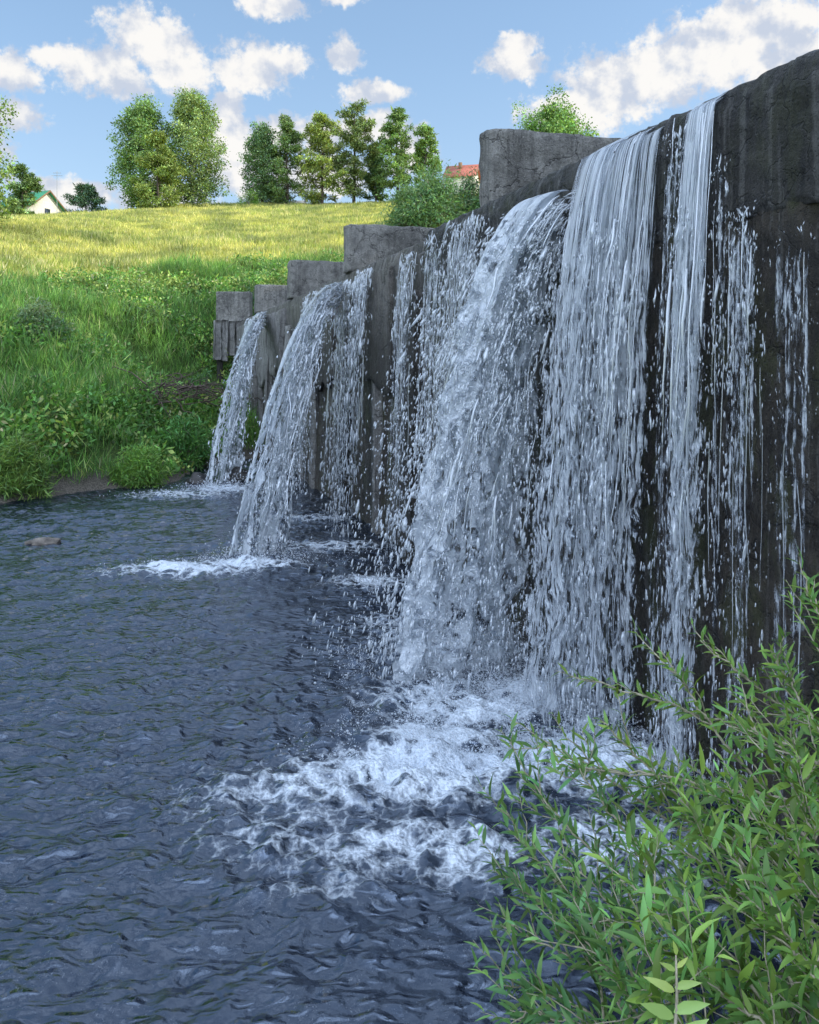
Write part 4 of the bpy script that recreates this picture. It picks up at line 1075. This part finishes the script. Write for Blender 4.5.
# ------------------------------------------------------------------ buildings far off
m_groof = plain_material('green_roof', (.02, .20, .10), .5, 3., .15, .1)
m_wallw = plain_material('cream_wall', (.62, .58, .50), .8, 4., .12, .1)
m_brown = plain_material('brown_trim', (.20, .12, .06), .7, 8., .2, .1)
m_red = plain_material('red_roof', (.36, .11, .07), .7, 5., .25, .2)
m_glass = plain_material('window_glass', (.03, .04, .05), .08, 3., .1, .0)
m_grey = plain_material('grey_boards', (.27, .29, .31), .8, 2., .2, .1)
m_steel = plain_material('grey_metal', (.30, .30, .30), .5, 6., .15, .05)
def house(name, label, px, py_ridge, py_base, Y, length, width, rotz, roofmat, wallmat, ridge_h):
    x = (px - CX) / F * Y; zr = CAMZ + (HY - py_ridge) / F * Y
    zb = min(float(gz(x, Y)), zr - ridge_h) - .3; ze = zr - ridge_h * .55
    t = thing(name, label, 'house', (x, Y, zb))
    cs, sn = math.cos(rotz), math.sin(rotz)
    fr = lambda v: np.stack([x + v[:, 0] * cs - v[:, 1] * sn, Y + v[:, 0] * sn + v[:, 1] * cs, v[:, 2]], -1)
    L2, W2 = length / 2, width / 2
    v = np.array([[-L2, -W2, zb], [L2, -W2, zb], [L2, W2, zb], [-L2, W2, zb], [-L2, -W2, ze], [L2, -W2, ze], [L2, W2, ze], [-L2, W2, ze], [-L2, 0, zr - .12], [L2, 0, zr - .12]])
    MB().add(fr(v), [np.array([[0, 1, 5, 4], [1, 2, 6, 5], [2, 3, 7, 6], [3, 0, 4, 7]]), np.array([[5, 6, 9], [7, 4, 8]])]).build('wall', wallmat, t, col=False, smooth_shade=False)
    o_, k_ = .45, (zr - ze) / W2
    rf = MB()
    for sg in (-1, 1):
        e = [[-L2 - o_, sg * (W2 + o_), ze - k_ * o_], [L2 + o_, sg * (W2 + o_), ze - k_ * o_], [L2 + o_, 0, zr], [-L2 - o_, 0, zr]]
        e = np.array(e); rf.add(fr(np.concatenate([e, e + [0, 0, .12]])), np.array([[0, 1, 2, 3], [7, 6, 5, 4], [0, 4, 5, 1], [1, 5, 6, 2], [2, 6, 7, 3], [3, 7, 4, 0]]))
    ro = rf.build('roof', roofmat, t, col=False, smooth_shade=False)
    tm = MB()
    for sg in (-1, 1):
        for e_ in (L2 + o_,):
            a = np.array([e_ + .02, sg * (W2 + o_), ze - k_ * o_ - .12]); b = np.array([e_ + .02, 0, zr - .12])
            vv = np.array([a, b, b + [0, 0, .26], a + [0, 0, .26]]); tm.add(fr(np.concatenate([vv, vv + [.05, 0, 0]])), np.array([[0, 1, 2, 3], [7, 6, 5, 4], [0, 4, 5, 1], [2, 6, 7, 3], [0, 3, 7, 4], [1, 5, 6, 2]]))
    tm.build('verge_board', m_brown, t, col=False, smooth_shade=False)
    MB().box((L2 + .003, -.45, ze - 1.5), (L2 + .05, .45, ze - .3), fr).build('window', m_glass, t, col=False, smooth_shade=False)
    MB().box((-.5, -.25 - W2 * .3, zr - .9), (0, .25 - W2 * .3, zr + .35), fr).build('chimney', m_brown, ro, col=False, smooth_shade=False)
    return t
house('house', 'small house with a green roof and pale gable behind the pine', 31, 193, 220, 112, 5.6, 5.2, R(-22), m_groof, m_wallw, 3.6)
house('house', 'house with a red roof just showing above the willow bush', 463, 166, 190, 130, 4.2, 5, R(-15), m_red, m_wallw, 3.5)
x, Y = (57 - CX) / F * 108, 108
zt = CAMZ + (HY - 171) / F * Y; zg = float(gz(x, Y))
ant = thing('antenna_mast', 'thin antenna mast beside the green roofed house', 'antenna', (x, Y, zg))
v, q = tube([[x, Y, zg], [x, Y, zt]], [.05, .03], 6); MB().add(v, q).build('mast', m_steel, ant, col=False)
mb = MB()
for zz, w in ((zt - .25, .5), (zt - .6, .7)):
    v, q = tube([[x - w, Y, zz], [x + w, Y, zz]], [.03, .03], 5); mb.add(v, q)
mb.build('crossbar', m_steel, ant, col=False)
# grey fence along the hilltop
p0 = np.array([(58 - CX) / F * 99, 99.]); p1 = np.array([(306 - CX) / F * 97, 97.])
fe = thing('fence', 'long low grey fence along the hilltop behind the trees', 'fence', [*p0, float(gz(*p0))])
nn = 14; ts = np.linspace(0, 1, nn + 1); pp = p0 + (p1 - p0) * ts[:, None]
zz = np.interp(pp[:, 0] / pp[:, 1] * F + CX, [58, 120, 200, 306], [CAMZ + (HY - y) / F * 98 for y in (211, 208.5, 205, 202)])
nrm = np.array([-(p1 - p0)[1], (p1 - p0)[0]]); nrm /= np.linalg.norm(nrm)
mb = MB()
for i in range(nn):
    a, b = pp[i], pp[i + 1]
    g = min(float(gz(*a)), float(gz(*b))) - .6
    v = [[*a, g], [*b, g], [*b, zz[i + 1]], [*a, zz[i]]]
    v = np.array(v + [[w[0] + nrm[0] * .04, w[1] + nrm[1] * .04, w[2]] for w in v])
    mb.add(v, np.array([[0, 1, 2, 3], [7, 6, 5, 4], [3, 2, 6, 7], [0, 4, 5, 1], [0, 3, 7, 4], [1, 5, 6, 2]]))
mb.build('board_panel', m_grey, fe, col=False, smooth_shade=False)
for i in range(nn + 1):
    a = pp[i] - nrm * .06
    MB().box((a[0] - .06, a[1] - .06, float(gz(*a)) - .3), (a[0] + .06, a[1] + .05, zz[i] + .06)).build('post', m_steel, fe, col=False, smooth_shade=False)

# ------------------------------------------------------------------ willow in the foreground
def lance_leaves(mb, P, D, Nn, L, Wd, c, curl=.25):
    """narrow leaves with a folded midrib and a drooping tip"""
    n = len(P); S = unit(np.cross(D, Nn)); U = np.cross(S, D)
    cv = curl + rng.normal(0, .16, n); sv = rng.normal(0, .10, n)
    st = [0, .12, .38, .70, 1.0]; wd = [.06, .62, 1.0, .66, .0]
    rows = []
    for s_, w_ in zip(st, wd):
        ctr = P + D * (L * s_)[:, None] - U * (L * cv * s_ * s_)[:, None] + S * (L * sv * s_ * s_)[:, None]
        if w_ == 0: rows.append([ctr])
        else:
            h = (Wd * .5 * w_)[:, None]
            rows.append([ctr + S * h + U * h * .35, ctr, ctr - S * h + U * h * .35])
    v = np.stack([x for r_ in rows for x in r_], 1)     # (n,13,3)
    b = (np.arange(n) * 13)[:, None]
    q = [[0, 3, 4, 1], [1, 4, 5, 2], [3, 6, 7, 4], [4, 7, 8, 5], [6, 9, 10, 7], [7, 10, 11, 8]]; t = [[9, 12, 10], [10, 12, 11]]
    qf = np.concatenate([b + np.array(x)[None] for x in q]); tf = np.concatenate([b + np.array(x)[None] for x in t])
    mb.add(v.reshape(-1, 3), [qf, tf], np.repeat(c, 13, 0))
def shoot(wood, lv, path, r0, leafL, leafW, spacing, base, start=.15, spread=.9, var=.2, yel=.15, taper=True):
    path = np.asarray(path, float)
    L = np.linalg.norm(np.diff(path, axis=0), axis=1).sum(); n = max(6, int(L / .05))
    t = np.linspace(0, len(path) - 1, n); i = np.arange(len(path))
    pts = np.stack([np.interp(t, i, path[:, k]) for k in range(3)], 1)
    for _ in range(3):
        q_ = pts.copy(); q_[1:-1] = (pts[:-2] + 2 * pts[1:-1] + pts[2:]) / 4; pts = q_
    pts[1:-1] += rng.normal(size=(n - 2, 3)) * .003
    v, q = tubes(pts[None], np.linspace(r0, r0 * .25, n)[None], 5); wood.add(v, q)
    m = max(3, int(L * (1 - start) / spacing)); f = start + (1 - start) * (np.arange(m) + rng.uniform(0, .6, m)) / m
    f = np.minimum(f, 1)
    P = np.stack([np.interp(f * (n - 1), np.arange(n), pts[:, k]) for k in range(3)], 1)
    T = unit(np.gradient(pts, axis=0)); Tn = np.stack([np.interp(f * (n - 1), np.arange(n), T[:, k]) for k in range(3)], 1)
    ang = np.arange(m) * 2.4 + rng.uniform(0, 6)
    A = unit(np.cross(Tn, [0.1, .2, 1.])); B = np.cross(Tn, A)
    side = A * np.cos(ang)[:, None] + B * np.sin(ang)[:, None]
    D = unit(Tn * (.75 + rng.uniform(0, .4, (m, 1))) + side * spread + np.array([0, 0, .12]) + rng.normal(size=(m, 3)) * .12)
    Nn = unit(np.cross(np.cross(D, [0, 0, 1.]), D) + rng.normal(size=(m, 3)) * .35)
    sz = (np.sin(np.clip(.25 + .75 * (f - start) / (1 - start), 0, 1) * np.pi * .80 + .25) * .5 + .55) * rng.uniform(.5, 1.25, m)
    lance_leaves(lv, P, D, Nn, leafL * sz, leafW * sz, greens(m, base, var, yel) * rng.uniform(.7, 1.15) * (1 + .25 * (f[:, None] - .5)))
    return pts
def willow(label, root, mains, nside, leafL, leafW, spacing, base, sidelen, up=.4, r0=.006, var=.2):
    t = thing('willow_shrub', label, 'shrub', root, 'willow shrubs in the foreground')
    wood, lv = MB(), MB()
    for path in mains:
        pts = shoot(wood, lv, path, r0, leafL * .85, leafW, spacing * 1.5, base, .35, var=var)
        n = len(pts)
        for k in range(nside):
            f = .22 + .75 * (k + rng.uniform(0, .8)) / nside
            i = min(n - 2, int(f * (n - 1))); p = pts[i]; T = unit(pts[i + 1] - pts[i])
            sd = unit(np.cross(T, rng.normal(size=3)))
            dr = unit(T * .7 + sd * .65 + np.array([-.12, 0, up]) + rng.normal(size=3) * .15)
            ln = sidelen * rng.uniform(.45, 1.15) * (1.1 - .55 * f)
            e = p + dr * ln + [0, 0, ln * .12]; mid = p + dr * ln * .5
            shoot(wood, lv, [p, mid, e], r0 * .42, leafL, leafW, spacing, base, .12, var=var)
    wood.build('branch', m_twig, t, col=False); lv.build('foliage', m_willow, t)
    return t
G1 = (.19, .34, .08); G2 = (.145, .295, .095); G3 = (.19, .34, .085)
r1 = np.array([1.75, 2.25, .35]); r2 = np.array([1.05, 1.75, .45]); r3 = np.array([.75, 1.65, .35])
def M(root, *pp): return [root] + [at(*p) for p in pp]
# upper airy shrub: pale stems reaching out over the water
willow('airy willow with pale thin stems reaching left across the falling water', r1,
       [M(r1, (819, 756, 2.3), (699, 714, 2.3), (572, 676, 2.3)), M(r1, (819, 806, 2.15), (745, 793, 2.1), (640, 772, 2.1), (560, 772, 2.15)),
        M(r1, (835, 740, 2.2), (778, 704, 2.25), (700, 640, 2.3)), M(r1, (800, 830, 2.2), (720, 740, 2.2), (660, 650, 2.25)), M(r1, (840, 760, 2.), (800, 700, 2.1), (770, 650, 2.1)),
        M(r1, (850, 720, 2.0), (830, 640, 2.05), (806, 590, 2.1)), M(r1, (780, 860, 2.1), (680, 800, 2.1), (600, 720, 2.2)), M(r1, (760, 880, 2.2), (640, 800, 2.2), (510, 720, 2.25)),
        M(r1, (850, 800, 1.9), (800, 760, 1.95), (740, 720, 2.0)), M(r1, (860, 850, 1.8), (810, 790, 1.85), (790, 730, 1.9)), M(r1, (790, 900, 2.1), (700, 830, 2.1), (640, 790, 2.1))],
       8, .048, .0115, .0125, G1, .24, up=.4, r0=.0065)
willow('fine leaved willow spreading low at the left over the foam', r3,
       [M(r3, (640, 900, 1.95), (560, 820, 2.0), (500, 730, 2.05)), M(r3, (620, 930, 1.9), (540, 870, 1.95), (500, 800, 2.0)), M(r3, (600, 960, 1.8), (540, 900, 1.85), (492, 870, 1.9)),
        M(r3, (620, 990, 1.7), (560, 950, 1.75), (500, 925, 1.8)), M(r3, (600, 1020, 1.65), (550, 990, 1.7), (500, 985, 1.7)), M(r3, (660, 880, 1.95), (600, 800, 2.0), (560, 740, 2.05)),
        M(r3, (640, 960, 1.7), (600, 890, 1.8), (545, 840, 1.85)), M(r3, (680, 980, 1.6), (620, 930, 1.65), (560, 890, 1.7)), M(r3, (620, 1040, 1.55), (560, 1020, 1.6), (510, 1010, 1.6)),
        M(r3, (640, 1010, 1.5), (600, 960, 1.55), (575, 920, 1.6)), M(r3, (700, 1040, 1.45), (640, 1000, 1.5), (600, 960, 1.5))],
       9, .046, .0100, .0115, G2, .21, up=.3, r0=.0042, var=.3)
willow('dense broad leaved willow filling the lower right corner', r2,
       [M(r2, (800, 900, 1.7), (760, 820, 1.75), (700, 790, 1.8)), M(r2, (830, 880, 1.6), (800, 800, 1.65), (780, 760, 1.7)), M(r2, (800, 950, 1.55), (740, 890, 1.6), (680, 850, 1.6)),
        M(r2, (850, 950, 1.45), (810, 880, 1.5), (790, 830, 1.5)), M(r2, (760, 990, 1.45), (690, 930, 1.5), (620, 880, 1.55)), M(r2, (840, 1010, 1.35), (790, 940, 1.4), (750, 900, 1.4)),
        M(r2, (780, 1040, 1.35), (720, 990, 1.4), (660, 950, 1.4)), M(r2, (850, 1050, 1.45), (820, 990, 1.5), (800, 940, 1.5)), M(r2, (720, 1060, 1.3), (670, 1020, 1.35), (640, 990, 1.35)), M(r2, (800, 1080, 1.4), (760, 1030, 1.45), (730, 990, 1.45)),
        M(r2, (700, 960, 1.7), (650, 890, 1.75), (640, 840, 1.8)), M(r2, (760, 900, 1.75), (720, 840, 1.8), (690, 820, 1.8))],
       9, .054, .0125, .0125, G3, .22, up=.25, r0=.0045, var=.32)
# pale fresh nettle-like sprig at the bottom
r4 = at(672, 1060, 1.22)
sp = thing('weed_sprig', 'pale yellow green sprig with toothed leaves at the bottom', 'plant', r4)
wood, lv = MB(), MB()
for e, l in (((676, 955, 1.25), .06),):
    pth = np.array([r4, (r4 + at(*e)) / 2 + [.005, 0, 0], at(*e)])
    v, q = tube(pth, [.003, .0025, .0015], 5, 8); wood.add(v, q)
    P, D, Nn, Ls = [], [], [], []
    for f, s_, ln in ((.15, -1, .07), (.2, 1, .075), (.4, -1, .075), (.45, 1, .07), (.65, -1, .055), (.68, 1, .05), (.85, -1, .035), (.88, 1, .03), (1., 0, .03)):
        P.append(pth[0] + (pth[2] - pth[0]) * f); D.append(unit(np.array([s_ * .9, -.15, .55 if s_ else 1.]))); Nn.append(unit(np.array([.0, -.75, .6]))); Ls.append(ln)
    Ls = np.array(Ls); lance_leaves(lv, np.array(P), np.array(D), np.array(Nn), Ls * .8, Ls * .24, greens(len(Ls), (.42, .56, .16), .1, .1), .15)
wood.build('stem', m_twig, sp, col=False); lv.build('foliage', m_willow, sp)

# grass on the near bank round the shrubs
P, tt = scatter(9000, (-1.0, 3.2), (.6, 3.6), lambda X, Y, h, t, r: (t > .12) & (X > .25) & (X + .314 * Y < 3.15))
n = len(P) * 3; k = np.repeat(np.arange(len(P)), 3)
v, q = leaf_quads(P[k] + rng.normal(size=(n, 3)) * [.03, .03, 0], unit(rng.normal(size=(n, 3)) * .35 + [0, 0, 1]), rand_dirs(n), rng.uniform(.06, .22, n), rng.uniform(.004, .009, n))
MB().add(v, q, np.repeat(greens(n, (.05, .10, .025)), 4, 0)).build('near_grass', m_weed)
tag(bpy.data.objects['near_grass'], kind='stuff')
